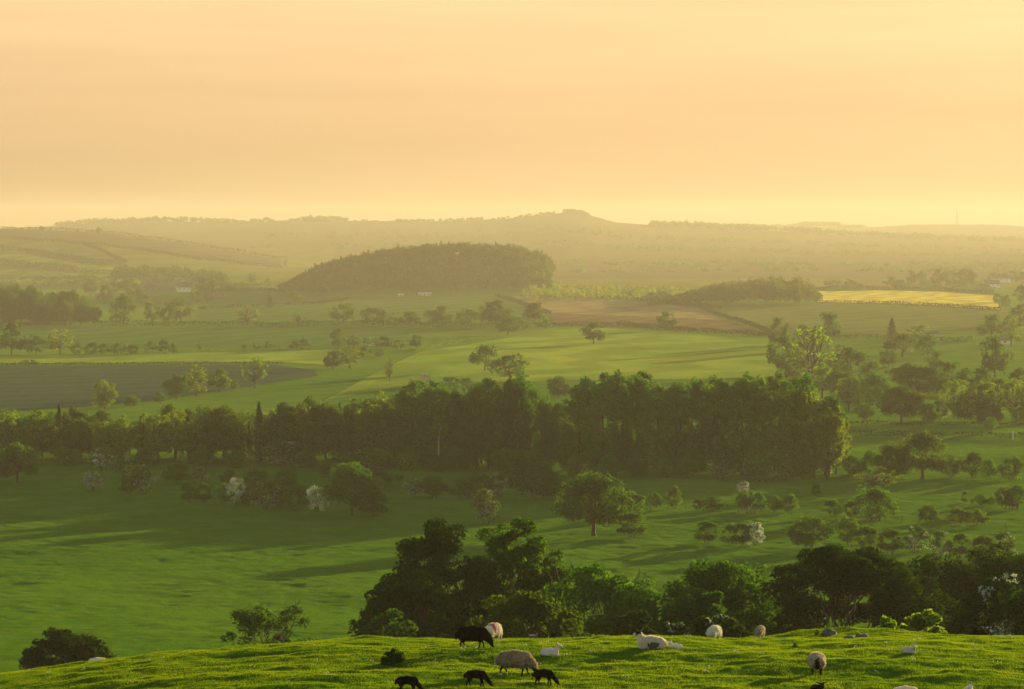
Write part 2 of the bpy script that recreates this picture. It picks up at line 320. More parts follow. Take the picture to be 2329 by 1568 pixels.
def field(name, top, bot, mat, n=70, m=26, off=.25):
    def line(pts):
        P = np.array([tuple(ground(*p)) for p in pts]); s = np.r_[0, np.cumsum(np.linalg.norm(np.diff(P, axis=0), axis=1))]; s /= s[-1]
        t = np.linspace(0, 1, n); return np.stack([np.interp(t, s, P[:, k]) for k in (0, 1)], 1)
    a, b = line(top), line(bot)
    w = np.linspace(0, 1, m)[:, None, None]
    G = a[None] * (1 - w) + b[None] * w
    Z = Hd(G[..., 0], G[..., 1]) + off
    V = np.concatenate([G, Z[..., None]], -1).reshape(-1, 3)
    i = (np.arange(m - 1)[:, None] * n + np.arange(n - 1)[None]).ravel()
    obj(name, mesh_np(name, V, np.stack([i, i + n, i + n + 1, i + 1], 1), [M[mat]], None, True), kind='structure')
field('ploughed_field', [(-60, 833), (360, 831), (620, 831), (715, 843)], [(-60, 940), (200, 926), (420, 903), (722, 856)], 'plough')
field('stubble_field', [(1165, 673), (1400, 681), (1590, 702)], [(1250, 712), (1500, 722), (1655, 730)], 'stubble')
field('red_soil_field', [(1254, 713), (1500, 723), (1657, 731)], [(1256, 738), (1540, 750), (1752, 763)], 'red_soil')
field('rape_field', [(1855, 664), (2000, 661), (2130, 664), (2262, 674)], [(1858, 688), (2000, 690), (2150, 697), (2275, 706)], 'rape', off=.4)
field('crop_field', [(1640, 706), (1855, 692), (2140, 699), (2300, 712)], [(1780, 764), (1900, 766), (2100, 764), (2230, 752)], 'crop')
field('meadow', [(950, 803), (1140, 772), (1250, 749), (1400, 746), (1560, 759), (1758, 771)], [(735, 912), (900, 884), (1100, 872), (1300, 866), (1560, 864), (1770, 858)], 'pale_sunlit_grass', off=.2)  # central field: its sunlit brightness is put into the colour
field('meadow', [(-60, 812), (360, 806), (640, 799), (760, 796)], [(-60, 827), (360, 826), (640, 825), (760, 834)], 'pale_sunlit_grass', off=.2)  # strip of sunlight painted as a brighter grass sheet
field('meadow', [(1815, 712), (1900, 770), (2000, 772)], [(1815, 713), (1830, 770), (1900, 774)], 'pale_sunlit_grass', off=.2) if False else None
field('pasture', [(-60, 746), (300, 746), (600, 748), (780, 748), (930, 750)], [(-60, 792), (300, 792), (600, 790), (780, 788), (930, 790)], 'shade_grass', off=.15)  # dim sheet, cloud shadow carried by its colour
field('pasture', [(470, 672), (560, 666), (660, 662), (800, 676), (1000, 678), (1120, 677)], [(440, 734), (560, 737), (640, 738), (770, 736), (960, 738), (1230, 736)], 'shade_grass', off=.15)  # same painted cloud shade, on the slope left of the dome
field('hill_field', [(-60, 525), (230, 534), (450, 562), (640, 592)], [(-60, 537), (230, 557), (450, 588), (640, 606)], 'fallow', off=.6)
field('hill_pasture', [(-60, 577), (60, 581), (190, 603), (262, 609)], [(-60, 598), (80, 606), (175, 616), (262, 625)], 'pale_sunlit_grass', off=.6)
field('valley_pasture', [(-60, 610), (80, 616), (175, 623), (262, 626)], [(-60, 632), (80, 633), (175, 634), (262, 635)], 'pale_sunlit_grass', off=.6)

# ------------------------------------------------------------------ foliage
def unit(n, r):
    v = r.normal(size=(n, 3)); return v / (np.linalg.norm(v, axis=1)[:, None] + 1e-9)
def leaf_quads(P, N, size, r, aspect=.62):
    """small leaf-sized faces at P facing about N"""
    n = len(P)
    N = N / (np.linalg.norm(N, axis=1)[:, None] + 1e-9)
    a = np.cross(N, unit(n, r)); a /= np.linalg.norm(a, axis=1)[:, None] + 1e-9
    b = np.cross(N, a); s = (size * r.uniform(.6, 1.25, n))[:, None]
    V = np.stack([P - a * s, P - b * s * aspect, P + a * s, P + b * s * aspect], 1) * 1.0
    return V.reshape(-1, 3), np.arange(4 * n).reshape(n, 4)
def lobes_crown(r, H, Wd, z0, nl, lr, nleaf, size, shape='dome', flat=.8):
    """lobe centres and radii in a crown's volume, then leaves on the lobes"""
    zc = H * (z0 + (1 - z0) * .45); up = H - zc; dn = zc - z0 * H
    d = unit(nl, r); d[:, 2] = np.where(d[:, 2] < -.85, -d[:, 2], d[:, 2])
    k = r.uniform(.35, 1, nl) ** .5
    if shape == 'dome':
        c = np.stack([d[:, 0] * Wd / 2, d[:, 1] * Wd / 2, np.where(d[:, 2] > 0, d[:, 2] * up, d[:, 2] * dn)], 1) * k[:, None]
        c[:, 2] += zc
    else:                                                # tall column
        h = r.uniform(0, 1, nl); th = r.uniform(0, 2 * math.pi, nl)
        prof = np.sin(np.clip(h * .86 + .12, 0, 1) * math.pi) ** .55
        rad = Wd / 2 * prof * r.uniform(.2, 1, nl) ** .6
        c = np.stack([np.cos(th) * rad, np.sin(th) * rad, H * (z0 + (1 - z0) * h)], 1)
    rl = r.uniform(lr[0], lr[1], nl) * Wd / 2
    cnt = np.maximum((nleaf * rl ** 2 / (rl ** 2).sum()).astype(int), 3)
    ii = np.repeat(np.arange(nl), cnt); n = len(ii)
    dd = unit(n, r); dd[:, 2] += .25; dd /= np.linalg.norm(dd, axis=1)[:, None]
    rr = r.uniform(.15, 1, n) ** .45
    P = c[ii] + dd * (rl[ii] * rr)[:, None] * np.array([1, 1, flat if shape == 'dome' else 1.35])
    # ragged edges and gaps
    keep = vnoise(P[:, 0] / Wd * 9 + P[:, 2] / Wd * 4 + 40, P[:, 1] / Wd * 9 + P[:, 2] / Wd * 7 + 40) > -.27
    P = P[keep]; dd = dd[keep]
    N = dd * .7 + unit(len(P), r)
    return c, rl, P, N
def branch(bag, r, a, b, ra, rb, m=0, wig=.08, n=5, sides=6):
    a = np.array(a, float); b = np.array(b, float); t = np.linspace(0, 1, n)[:, None]
    L = np.linalg.norm(b - a); mid = np.zeros((n, 3)); mid[1:-1] = r.normal(size=(n - 2, 3)) * L * wig
    arch = np.array([0, 0, L * .10]) * np.sin(t * math.pi)
    bag.tube(a + (b - a) * t + mid + arch, np.linspace(ra, rb, n), m, sides)
def make_tree(kind, seed, H, Wd, z0, nl, lr, nleaf, size, leaf, trunks=1, tr=.035, limbs=14, shape='dome', lean=0.0, bark='bark', flowers=0.0, twig=0, flat=.8):
    r = np.random.default_rng(seed)
    c, rl, P, N = lobes_crown(r, H, Wd, z0, nl, lr, nleaf, size, shape, flat)
    q = [np.percentile(P[:, k], (1, 99)) for k in range(3)]
    sx = Wd / max(q[0][1] - q[0][0], .1); sy = Wd / max(q[1][1] - q[1][0], .1); top = q[2][1]; sz = (H - z0 * H * .5) / max(top - z0 * H * .5, .1)
    f = lambda A: np.stack([A[:, 0] * sx, A[:, 1] * sy, z0 * H * .5 + (A[:, 2] - z0 * H * .5) * sz], 1)
    P = f(P); c = f(c); P[:, 2] = np.maximum(P[:, 2], .05)
    V, F = leaf_quads(P, N, size, r)
    mats = [M[leaf]]; idx = None
    if flowers:
        mats.append(M['blossom'])
        cl = vnoise(P[:, 0] / Wd * 6 + 3, P[:, 2] / Wd * 6 + P[:, 1] / Wd * 3 + 9) + .5
        idx = ((cl + r.uniform(-.25, .25, len(P))) < flowers).astype(int)
    crown = mesh_np(kind + '_crown', V, F, mats, idx)
    bag = Bag(); R0 = tr * max(H, Wd) * (1 if trunks == 1 else .65)
    fork = []
    for k in range(trunks):
        th = k / trunks * 6.28 + r.uniform(0, 1); o = 0 if trunks == 1 else .06 * Wd
        base = np.array([math.cos(th) * o, math.sin(th) * o, -.3])
        fz = H * (z0 + .18) if shape == 'dome' else H * .93
        tip = np.array([math.cos(th) * o * (3 if trunks > 1 else 0) + lean * H * .3, math.sin(th) * o * 3 if trunks > 1 else 0, fz])
        n = 7; t = np.linspace(0, 1, n)[:, None]; w = r.normal(size=(n, 3)) * .012 * H; w[0] = 0; w[:, 2] = 0
        pts = base + (tip - base) * t + w * t
        rad = R0 * np.interp(t[:, 0], [0, .06, .25, 1], [1.5, 1.1, .9, .62 if shape == 'dome' else .1])
        bag.tube(pts, rad, 0, 8); fork.append((pts, rad))
    far = np.argsort(-np.linalg.norm((c - [0, 0, H * z0]) / [Wd, Wd, H], axis=1))
    pick = r.permutation(far)[:limbs]
    for j in pick:
        pts, rad = fork[j % trunks]
        if shape == 'dome':
            a = pts[r.integers(4, 7)]; branch(bag, r, a, c[j], R0 * .42, R0 * .06)
            for q2 in range(twig):
                b0 = a + (c[j] - a) * r.uniform(.45, .9); e = c[j] + unit(1, r)[0] * rl[j] * 1.15
                branch(bag, r, b0, e, R0 * .14, R0 * .03, 0, .07, 4, 4)
        else:
            zt = max(c[j][2] - H * .10, H * .1); t = zt / (H * .93); a = pts[0] + (pts[-1] - pts[0]) * t
            branch(bag, r, a, c[j], R0 * .22 * (1.1 - t), R0 * .04, 0, .04, 4, 5)
    return crown, bag.mesh(kind + '_trunk', [M[bark]], True), H, Wd
def make_conifer(seed, H, Wd, n=2400, size=.3):
    r = np.random.default_rng(seed); h = r.uniform(0, 1, n) ** .8; tier = np.floor(h * 13) / 13
    rad = Wd / 2 * (1 - tier) ** .85 * (r.uniform(.05, 1, n) ** .55) * (1 - .35 * (h - tier) * 13); th = r.uniform(0, 6.28, n)
    rad *= 1 + .35 * np.sin(th * 3 + tier * 40)
    P = np.stack([np.cos(th) * rad, np.sin(th) * rad, H * (.08 + .92 * h) - rad * .25], 1); P[:, 2] = np.maximum(P[:, 2], .1)
    V, F = leaf_quads(P, unit(n, r) + np.array([0, 0, .5]), size, r, .45)
    b = Bag(); b.tube([(0, 0, -.3), (0, 0, H * .5), (0, 0, H * .97)], [.028 * H, .016 * H, .004 * H], 0, 7)
    return mesh_np('conifer_crown', V, F, [M['con']]), b.mesh('conifer_trunk', [M['bark']], True), H, Wd
NAMES = dict(oak='oak_tree', dark='broadleaf_tree', pale='ash_tree', haw='hawthorn_tree', blos='hawthorn_tree', half='hawthorn_tree', sparse='bare_tree', pop='poplar_tree', con='conifer_tree', bush='shrub')
PR = {}
def P_(k, lod, i, *a, **kw): PR.setdefault((k, lod), []).append(make_tree(k, hash((len(k), lod, i)) % 9999 + i * 17, *a, **kw))
for i in range(3):
    P_('oak', 1, i, 11, 12, .13, 65, (.20, .36), 12000, .26, 'oak', limbs=26, twig=1)
    P_('oak', 2, i, 11, 12, .16, 30, (.24, .40), 1500, .55, 'oak', limbs=10)
    P_('dark', 1, i, 11, 11, .04, 55, (.22, .38), 11000, .26, 'dark', limbs=16)
    P_('dark', 2, i, 11, 11, .08, 26, (.26, .42), 1400, .55, 'dark', limbs=7)
    P_('pale', 1, i, 13, 10, .12, 60, (.15, .28), 7000, .24, 'pale', limbs=30, twig=1)
    P_('pale', 2, i, 13, 11, .10, 34, (.18, .32), 1300, .5, 'pale', limbs=14)
    P_('haw', 1, i, 5, 5, .05, 40, (.22, .40), 5200, .16, 'haw', trunks=3, limbs=14, twig=1)
    P_('haw', 2, i, 5, 5.5, .10, 20, (.26, .42), 900, .30, 'haw', trunks=2, limbs=5)
    P_('blos', 1, i, 5.5, 5, .05, 36, (.18, .34), 4400, .15, 'haw', trunks=2, limbs=12, flowers=.78, twig=1)
    P_('half', 1, i, 5.5, 5.2, .06, 34, (.20, .36), 4400, .15, 'haw', trunks=3, limbs=12, flowers=.38, twig=1)
    P_('bush', 1, i, 4, 5.5, .0, 30, (.24, .42), 4200, .16, 'haw', trunks=3, limbs=6)
    P_('bush', 2, i, 4, 5.5, .0, 18, (.28, .46), 800, .33, 'haw', trunks=2, limbs=3)
    P_('pop', 1, i, 24, 8, .13, 80, (.16, .34), 9000, .30, 'poplar', limbs=34, shape='col', tr=.014)
    P_('con', 1, i, 1, 1, 0, 3, (.2, .3), 20, .1, 'con') if False else PR.setdefault(('con', 1), []).append(make_conifer(60 + i, 14, 6))
for i in range(2):
    P_('sparse', 1, i, 13, 12, .16, 60, (.08, .16), 1500, .22, 'pale', limbs=52, twig=4)
    P_('sparse', 2, i, 13, 12, .14, 44, (.10, .20), 600, .4, 'pale', limbs=36, twig=2)
PR[('blos', 2)] = PR[('blos', 1)]; PR[('half', 2)] = PR[('half', 1)]; PR[('con', 2)] = PR[('con', 1)]; PR[('pop', 2)] = PR[('pop', 1)]
def plant(kind, loc, h, w, label, group=None, lod=None, cat=None, name=None):
    Y = loc.y; lod = lod or (1 if Y < 900 else 2)
    L = PR[(kind, lod)]; crown, trunk, h0, w0 = L[random.randrange(len(L))]
    t = thing(name or NAMES[kind], label, cat or ('shrub' if kind == 'bush' else 'tree'), loc, random.uniform(0, 6.28), (w / w0, w / w0, h / h0), group)
    obj('crown', crown, t); obj('trunk', trunk, t)
    return t
ORD = ['first', 'second', 'third', 'fourth', 'fifth', 'sixth', 'seventh', 'eighth', 'ninth', 'tenth', 'eleventh', 'twelfth', 'thirteenth', 'fourteenth', 'fifteenth', 'sixteenth',
       'seventeenth', 'eighteenth', 'nineteenth', 'twentieth']
ADJ = dict(oak='broad domed tree', dark='dense dark tree', pale='pale yellow-green tree', haw='small dark hawthorn', blos='white blossoming hawthorn', half='hawthorn with patchy white blossom', sparse='thin bare-branched tree',
           con='dark pointed conifer', bush='low rounded shrub', pop='tall poplar')
def row_of(where, group, items, ymin=200):
    """trees of one row; each item: kind, survey x, base y, height, width[, own label]"""
    for k, it in enumerate(sorted(items, key=lambda q: q[1])):
        kind, x, y, h, w = it[:5]
        p = ground(x, y, ymin); s = p.y / FD
        lab = it[5] if len(it) > 5 else f'{ADJ[kind]}, {ORD[k]} from the left {where}'
        plant(kind, p, h * s, w * s, lab, group)

row_of('in the shaded meadow shrub row', 'shrubs and trees on the shaded left meadow', [
    ('oak', 40, 1098, 86, 98, 'broad tree with a lit right side alone at the left edge of the meadow'),
    ('blos', 211, 1118, 45, 48, 'round white blossoming hawthorn alone on the shaded left meadow'),
    ('haw', 292, 1124, 42, 42), ('half', 326, 1126, 68, 54), ('haw', 430, 1142, 42, 40), ('haw', 462, 1144, 44, 36), ('haw', 512, 1148, 48, 44), ('blos', 540, 1150, 62, 56),
    ('haw', 562, 1152, 50, 36), ('half', 605, 1158, 62, 66), ('haw', 636, 1156, 46, 36), ('haw', 672, 1163, 62, 56), ('blos', 722, 1166, 60, 46)])
row_of('in the shaded meadow back line', 'back line of shrubs on the shaded meadow', [
    ('half', 235, 1070, 50, 66), ('half', 280, 1082, 46, 44), ('bush', 378, 1092, 24, 20), ('haw', 407, 1100, 46, 56), ('half', 456, 1098, 38, 40), ('haw', 520, 1106, 36, 40), ('haw', 582, 1108, 42, 54), ('haw', 650, 1112, 46, 56)])
row_of('', None, [
    ('oak', 800, 1172, 116, 122, 'big round dark tree at the right end of the shaded shrub row'),
    ('haw', 855, 1174, 52, 62, 'small leaning tree tucked under the right side of the big round tree'),
    ('dark', 828, 1108, 82, 182, 'wide spreading dome tree just behind the big round tree'),
    ('dark', 1210, 1137, 106, 100, 'large dark tree before the poplar wood, behind the tall blossoming hawthorn'),
    ('dark', 1262, 1137, 60, 60, 'smaller dark tree touching the right side of the large dark one'),
    ('blos', 1257, 1134, 30, 22, 'tiny whitish shrub at the foot of the large dark tree'),
    ('half', 1107, 1194, 80, 64, 'egg-shaped grey-white hawthorn alone in the middle of the meadow'),
    ('oak', 1350, 1219, 140, 158, 'large domed oak with a straight trunk alone in the meadow centre'),
    ('haw', 1440, 1176, 56, 56, 'small tree behind the right side of the large domed oak'),
    ('haw', 1437, 1222, 54, 64, 'low multi-stemmed thorn just right of the large domed oak')])
row_of('in the line before the poplars', 'shrubs before the dark poplars', [
    ('half', 942, 1133, 42, 48), ('haw', 986, 1134, 50, 56), ('haw', 1050, 1133, 44, 50), ('haw', 1088, 1132, 52, 54), ('half', 1136, 1132, 54, 58)])
row_of('along the right wire fence', 'shrubs along the wire fence', [
    ('haw', 1492, 1156, 36, 34), ('haw', 1534, 1158, 50, 34), ('haw', 1588, 1162, 28, 26), ('haw', 1622, 1164, 34, 42), ('haw', 1690, 1164, 44, 30), ('half', 1708, 1164, 46, 18), ('haw', 1728, 1165, 44, 34),
    ('haw', 1764, 1167, 40, 36), ('haw', 1797, 1168, 42, 38), ('haw', 1895, 1176, 40, 48), ('haw', 1938, 1180, 42, 42), ('haw', 1962, 1180, 50, 30), ('haw', 2112, 1190, 40, 44), ('haw', 2180, 1195, 38, 50), ('haw', 2222, 1196, 38, 46)])
row_of('on the upper right meadow', 'scattered shrubs on the upper right meadow', [
    ('blos', 1690, 1120, 24, 28), ('haw', 1856, 1128, 26, 22), ('haw', 1945, 1148, 18, 16), ('haw', 2194, 1146, 28, 14), ('haw', 2212, 1147, 14, 9), ('haw', 2232, 1150, 26, 28), ('haw', 2255, 1150, 20, 20)])
row_of('', None, [
    ('sparse', 1992, 1126, 66, 90, 'tall thin tree with bare spreading branches rising behind a thick bush'),
    ('bush', 1992, 1186, 76, 92, 'thick round bush in front of the tall thin tree'),
    ('haw', 2284, 1158, 50, 40, 'leaning thorn left of the pair beside the horse'), ('haw', 2310, 1158, 54, 48, 'leaning thorn right of the pair beside the horse')])
row_of('in the nearest right meadow row', 'nearest row of small trees on the right meadow', [
    ('haw', 1608, 1237, 50, 50), ('haw', 1662, 1240, 48, 44), ('haw', 1686, 1242, 52, 40), ('blos', 1716, 1242, 52, 46), ('haw', 1840, 1247, 70, 92), ('haw', 1932, 1244, 66, 56), ('haw', 1972, 1248, 52, 58), ('haw', 2025, 1260, 54, 58),
    ('half', 2082, 1258, 60, 60), ('half', 2138, 1270, 62, 54), ('haw', 2186, 1270, 56, 44), ('haw', 2236, 1272, 54, 54), ('half', 2286, 1268, 58, 56)])
row_of('in the clump right of the poplars', 'dark clump of trees right of the poplar wood', [
    ('bush', 1942, 1082, 44, 62), ('bush', 1985, 1084, 56, 60), ('dark', 2030, 1088, 78, 84), ('oak', 2098, 1090, 104, 112), ('bush', 2160, 1088, 54, 48), ('haw', 2212, 1088, 58, 56), ('bush', 2250, 1090, 46, 46), ('bush', 2300, 1092, 52, 60), ('bush', 1918, 1050, 44, 32)])

# mid-valley trees
row_of('on the big sunlit field', 'lone trees on the big sunlit field', [
    ('oak', 1350, 784, 50, 52, 'lone round oak in the middle of the far sunlit field'),
    ('oak', 1518, 752, 42, 42, 'lone round tree at the lower edge of the red soil field'),
    ('oak', 1103, 844, 58, 62, 'oak with a thin trunk left of the pair above the poplars'),
    ('dark', 1160, 866, 58, 86, 'wide dark dome right of the pair above the poplars'),
    ('dark', 1270, 905, 46, 50, 'dark tree seen through the gap between the poplar blocks'),
    ('sparse', 886, 868, 54, 30, 'thin upright bare tree with leaves at its foot'), ('blos', 967, 878, 28, 24, 'white bush above the top of the poplars'), ('haw', 938, 878, 16, 16, 'tiny dark bush left of the white bush above the poplars'),
    ('haw', 1022, 892, 34, 50, 'low shrub half hidden behind the left poplar tops'), ('haw', 1060, 894, 34, 46, 'low shrub right of the white bush behind the poplar tops')])
row_of('in the row below the wooded dome', 'hedgerow trees below the wooded dome', [
    ('oak', 780, 738, 46, 56), ('dark', 850, 740, 38, 58), ('haw', 893, 740, 28, 34), ('dark', 932, 740, 30, 48), ('oak', 985, 740, 34, 46), ('dark', 1006, 740, 44, 44), ('dark', 1065, 740, 36, 54), ('dark', 1112, 742, 54, 44),
    ('dark', 1128, 742, 58, 50), ('oak', 1155, 744, 40, 58), ('dark', 1155, 762, 38, 52), ('oak', 1216, 744, 54, 46), ('bush', 1190, 752, 24, 40), ('bush', 1240, 748, 22, 34)])
row_of('on the slope left of the dome', 'trees on the slope left of the wooded dome', [
    ('con', 613, 700, 28, 26), ('oak', 670, 696, 32, 38), ('sparse', 563, 741, 46, 60), ('sparse', 678, 740, 30, 46), ('oak', 412, 736, 54, 52), ('dark', 384, 738, 46, 34), ('pale', 346, 738, 52, 42), ('dark', 281, 738, 66, 56)])
row_of('across the left middle fields', 'shrub line across the left middle fields', [
    ('dark', 26, 808, 72, 64), ('dark', 82, 806, 42, 46), ('pale', 137, 806, 56, 56), ('bush', 174, 806, 24, 30), ('bush', 208, 806, 26, 34), ('bush', 240, 806, 24, 32), ('bush', 272, 806, 26, 34), ('bush', 300, 806, 22, 28), ('haw', 342, 804, 26, 34),
    ('haw', 374, 804, 30, 32), ('bush', 396, 803, 20, 22), ('haw', 455, 801, 24, 12), ('haw', 556, 797, 12, 12), ('haw', 584, 796, 18, 18), ('haw', 611, 795, 18, 22), ('bush', 671, 795, 20, 26), ('haw', 692, 795, 24, 30)])
row_of('in the bushy middle field corner', 'bushy corner of the middle fields', [
    ('dark', 768, 792, 44, 32), ('haw', 804, 790, 26, 32), ('half', 835, 790, 22, 26), ('bush', 872, 792, 26, 44), ('bush', 908, 795, 22, 34), ('oak', 944, 796, 34, 28), ('bush', 830, 812, 22, 36), ('bush', 862, 812, 22, 30), ('pale', 796, 838, 50, 60), ('dark', 756, 842, 42, 44)])
row_of('beside the ploughed field', 'trees beside the ploughed field', [
    ('dark', 402, 908, 54, 54), ('pale', 446, 902, 72, 58), ('oak', 500, 893, 54, 54), ('sparse', 580, 882, 70, 60), ('haw', 534, 888, 24, 22), ('pale', 238, 940, 74, 56), ('haw', 300, 926, 24, 34), ('haw', 364, 918, 26, 30), ('bush', 58, 828, 9, 20), ('bush', 76, 828, 9, 18)])
row_of('', None, [
    ('oak', 2050, 962, 80, 96, 'round lit oak with a short trunk in the right-hand pasture'), ('haw', 1966, 958, 38, 40, 'small dark tree left of the round lit oak in the right pasture'),
    ('haw', 2252, 984, 34, 30, 'small tree above the clipped hedge at the right'),
    ('sparse', 1846, 872, 124, 132, 'big golden tree with a visible forked trunk right of the sunlit field'), ('oak', 2263, 868, 100, 62, 'tall two-tiered oak standing clear at the right'),
    ('dark', 2088, 902, 72, 130, 'very wide dark dome tree among the hazy right-hand trees'), ('dark', 2166, 892, 66, 74, 'dark dome right of the very wide one among the hazy trees'), ('dark', 2232, 892, 54, 60, 'smaller dark dome right of the dark dome at the far right'),
    ('dark', 1772, 792, 68, 46, 'dark tree at the left end of the hazy right-hand trees'), ('dark', 1886, 780, 68, 64, 'dark crown behind the big golden tree'), ('con', 2028, 778, 54, 40, 'pointed dark tree near the white cottages'),
    ('dark', 2318, 895, 56, 60, 'dark tree cut off by the right edge above the hazy grove')])
row_of('in the hazy right-hand grove', 'hazy hedgerow grove on the right', [
    ('dark', 1778, 852, 88, 64), ('pale', 1800, 880, 76, 70), ('dark', 1832, 800, 60, 60), ('dark', 1925, 855, 66, 84), ('bush', 1985, 870, 46, 70), ('pale', 1870, 905, 78, 66), ('bush', 1915, 910, 66, 76), ('pale', 1930, 935, 76, 62), ('bush', 1990, 930, 80, 76),
    ('oak', 2052, 812, 52, 76), ('pale', 2092, 784, 44, 70), ('dark', 2110, 815, 50, 50), ('oak', 2130, 850, 50, 50), ('oak', 2020, 838, 40, 46), ('pale', 2170, 950, 84, 66)])
row_of('in the lit right-hand thicket', 'lit thicket at the lower right of the grove', [
    ('pale', 2225, 962, 92, 76), ('pale', 2268, 955, 96, 70), ('pale', 2310, 960, 96, 70), ('dark', 2195, 960, 66, 50), ('bush', 2115, 962, 42, 46), ('half', 2138, 958, 46, 40), ('dark', 2245, 968, 60, 60), ('bush', 2330, 965, 54, 60)])
row_of('at the right edge below the rape field', 'trees below the rape field', [
    ('dark', 2255, 772, 56, 60), ('pale', 2300, 788, 70, 56), ('dark', 2288, 704, 32, 26), ('dark', 2322, 742, 50, 46), ('bush', 2270, 690, 22, 24), ('dark', 2326, 690, 40, 40)])
row_of('in the row beyond the rape field', 'skyline row beyond the rape field', [
    ('dark', 2028, 652, 22, 34), ('dark', 2074, 650, 34, 22), ('dark', 2096, 650, 34, 24), ('dark', 2134, 650, 36, 32), ('dark', 2162, 650, 34, 28), ('dark', 2192, 652, 40, 34), ('dark', 2212, 652, 36, 26), ('bush', 2050, 655, 18, 40), ('bush', 2120, 655, 18, 46), ('bush', 2180, 656, 18, 50),
    ('dark', 1934, 660, 24, 28), ('bush', 1955, 662, 16, 26), ('bush', 1895, 658, 20, 50), ('dark', 2262, 640, 20, 30), ('dark', 2300, 640, 24, 40), ('dark', 2325, 645, 26, 30), ('bush', 2240, 660, 14, 50)])
row_of('around the far farm', 'trees around the far farm', [
    ('dark', 205, 672, 36, 34), ('dark', 255, 672, 30, 26), ('dark', 292, 676, 40, 54), ('dark', 468, 668, 38, 40), ('dark', 448, 692, 30, 30), ('dark', 470, 690, 34, 30), ('oak', 512, 660, 22, 28), ('bush', 535, 660, 14, 30), ('pale', 205, 655, 34, 60), ('pale', 360, 652, 26, 60),
    ('dark', 240, 690, 40, 34), ('oak', 320, 690, 30, 30), ('sparse', 570, 648, 26, 40), ('pale', 650, 610, 26, 10)])
row_of('on the hill hedges', 'trees on the hill hedges', [('bush', 226, 532, 14, 14), ('bush', 95, 524, 9, 12), ('bush', 208, 640, 14, 12)])

# ---- the poplar wood and the mixed wood: every tree its own
def wood(kinds, where, group, edge, rows, step, hh, ww, dy, seed):
    """edge: survey polyline of the front bases; hh: height by column (survey rows of the tops)"""
    r = random.Random(seed)
    P = [ground(*p) for p in edge]
    for k in range(rows):
        for a, b in zip(P[:-1], P[1:]):
            n = max(int((b - a).length / step), 1)
            for i in range(n):
                q = a + (b - a) * ((i + r.uniform(.1, .9)) / n)
                y = q.y + k * dy + r.uniform(-.35, .35) * dy; x = q.x + r.uniform(-1.5, 1.5) + (k * dy) * q.x / q.y
                col = CX + FD * x / y
                top = np.interp(col, [h[0] for h in hh], [h[1] for h in hh]) + r.choice((-6, 0, 4, 10, 18, 30)) + r.uniform(-4, 6)
                z = float(Hd(x, y)); h = (-(top - HOR) / FD * y) - z
                h = max(h, 4.0)
                kind = r.choice(kinds)
                if kind == 'con': h *= 1.08
                w = r.uniform(*ww) * (h if kind != 'pop' else 24)
                if kind == 'con': w *= .55
                plant(kind, Vector((x, y, z)), h, w, f'{ADJ[kind]} {where}', group, 1)
wood(['pop'], 'in the right block of the dense mid-valley wood', 'poplars of the right block', [(1300, 1072), (1500, 1076), (1700, 1080), (1890, 1084)], 3, 4.8, [(1290, 905), (1330, 870), (1400, 853), (1500, 858), (1530, 868), (1560, 855), (1640, 858), (1700, 850), (1800, 858), (1860, 880), (1905, 935)], (.28, .38), 9, 1)
wood(['pop', 'pop', 'pop', 'dark'], 'in the left block of the dense mid-valley wood', 'poplars of the left block', [(905, 1060), (1050, 1066), (1140, 1068), (1250, 1070)], 4, 4.6, [(880, 920), (930, 885), (1000, 868), (1060, 875), (1100, 880), (1140, 860), (1190, 868), (1235, 890), (1260, 920)], (.30, .42), 8, 2)
UG = [(880, 1030), (1000, 1022), (1100, 1030), (1250, 1020), (1400, 1030), (1550, 1022), (1700, 1034), (1890, 1025)]
wood(['bush', 'haw', 'bush', 'dark'], 'in the undergrowth of the left poplar block', 'undergrowth of the left poplar block', [(890, 1061), (1050, 1067), (1250, 1071)], 2, 5.0, UG, (.8, 1.3), 6, 21)
wood(['bush', 'haw', 'bush', 'half'], 'in the undergrowth of the right poplar block', 'undergrowth of the right poplar block', [(1290, 1073), (1500, 1077), (1700, 1081), (1890, 1085)], 2, 5.5, UG, (.8, 1.3), 7, 22)
row_of('in the gap between the poplar blocks', 'trees in the gap between the poplar blocks', [('dark', 1262, 1066, 120, 60), ('haw', 1284, 1070, 90, 44), ('oak', 1274, 1050, 130, 56)])
row_of('at the rounded right end of the poplar wood', 'lit trees at the right end of the poplar wood', [('pale', 1850, 1088, 190, 90), ('pale', 1885, 1086, 165, 80), ('pale', 1902, 1078, 130, 60), ('pale', 1812, 1086, 205, 80)])
wood(['dark', 'pale', 'pale', 'oak', 'con', 'pale'], 'in the mixed wood left of the poplars', 'trees of the mixed wood', [(-40, 1050), (200, 1052), (450, 1056), (700, 1058), (905, 1058)], 4, 5.4,
     [(0, 945), (60, 938), (120, 940), (200, 935), (300, 960), (370, 930), (450, 940), (560, 930), (620, 935), (700, 915), (760, 920), (830, 915), (900, 890)], (.55, .85), 10, 3)
row_of('before the mixed wood', 'shrubs before the mixed wood', [('half', 640, 1062, 58, 90), ('bush', 540, 1064, 40, 60), ('bush', 460, 1060, 36, 60), ('bush', 700, 1066, 40, 50), ('bush', 150, 1058, 40, 60), ('bush', 60, 1056, 40, 60), ('bush', 330, 1058, 40, 60)])
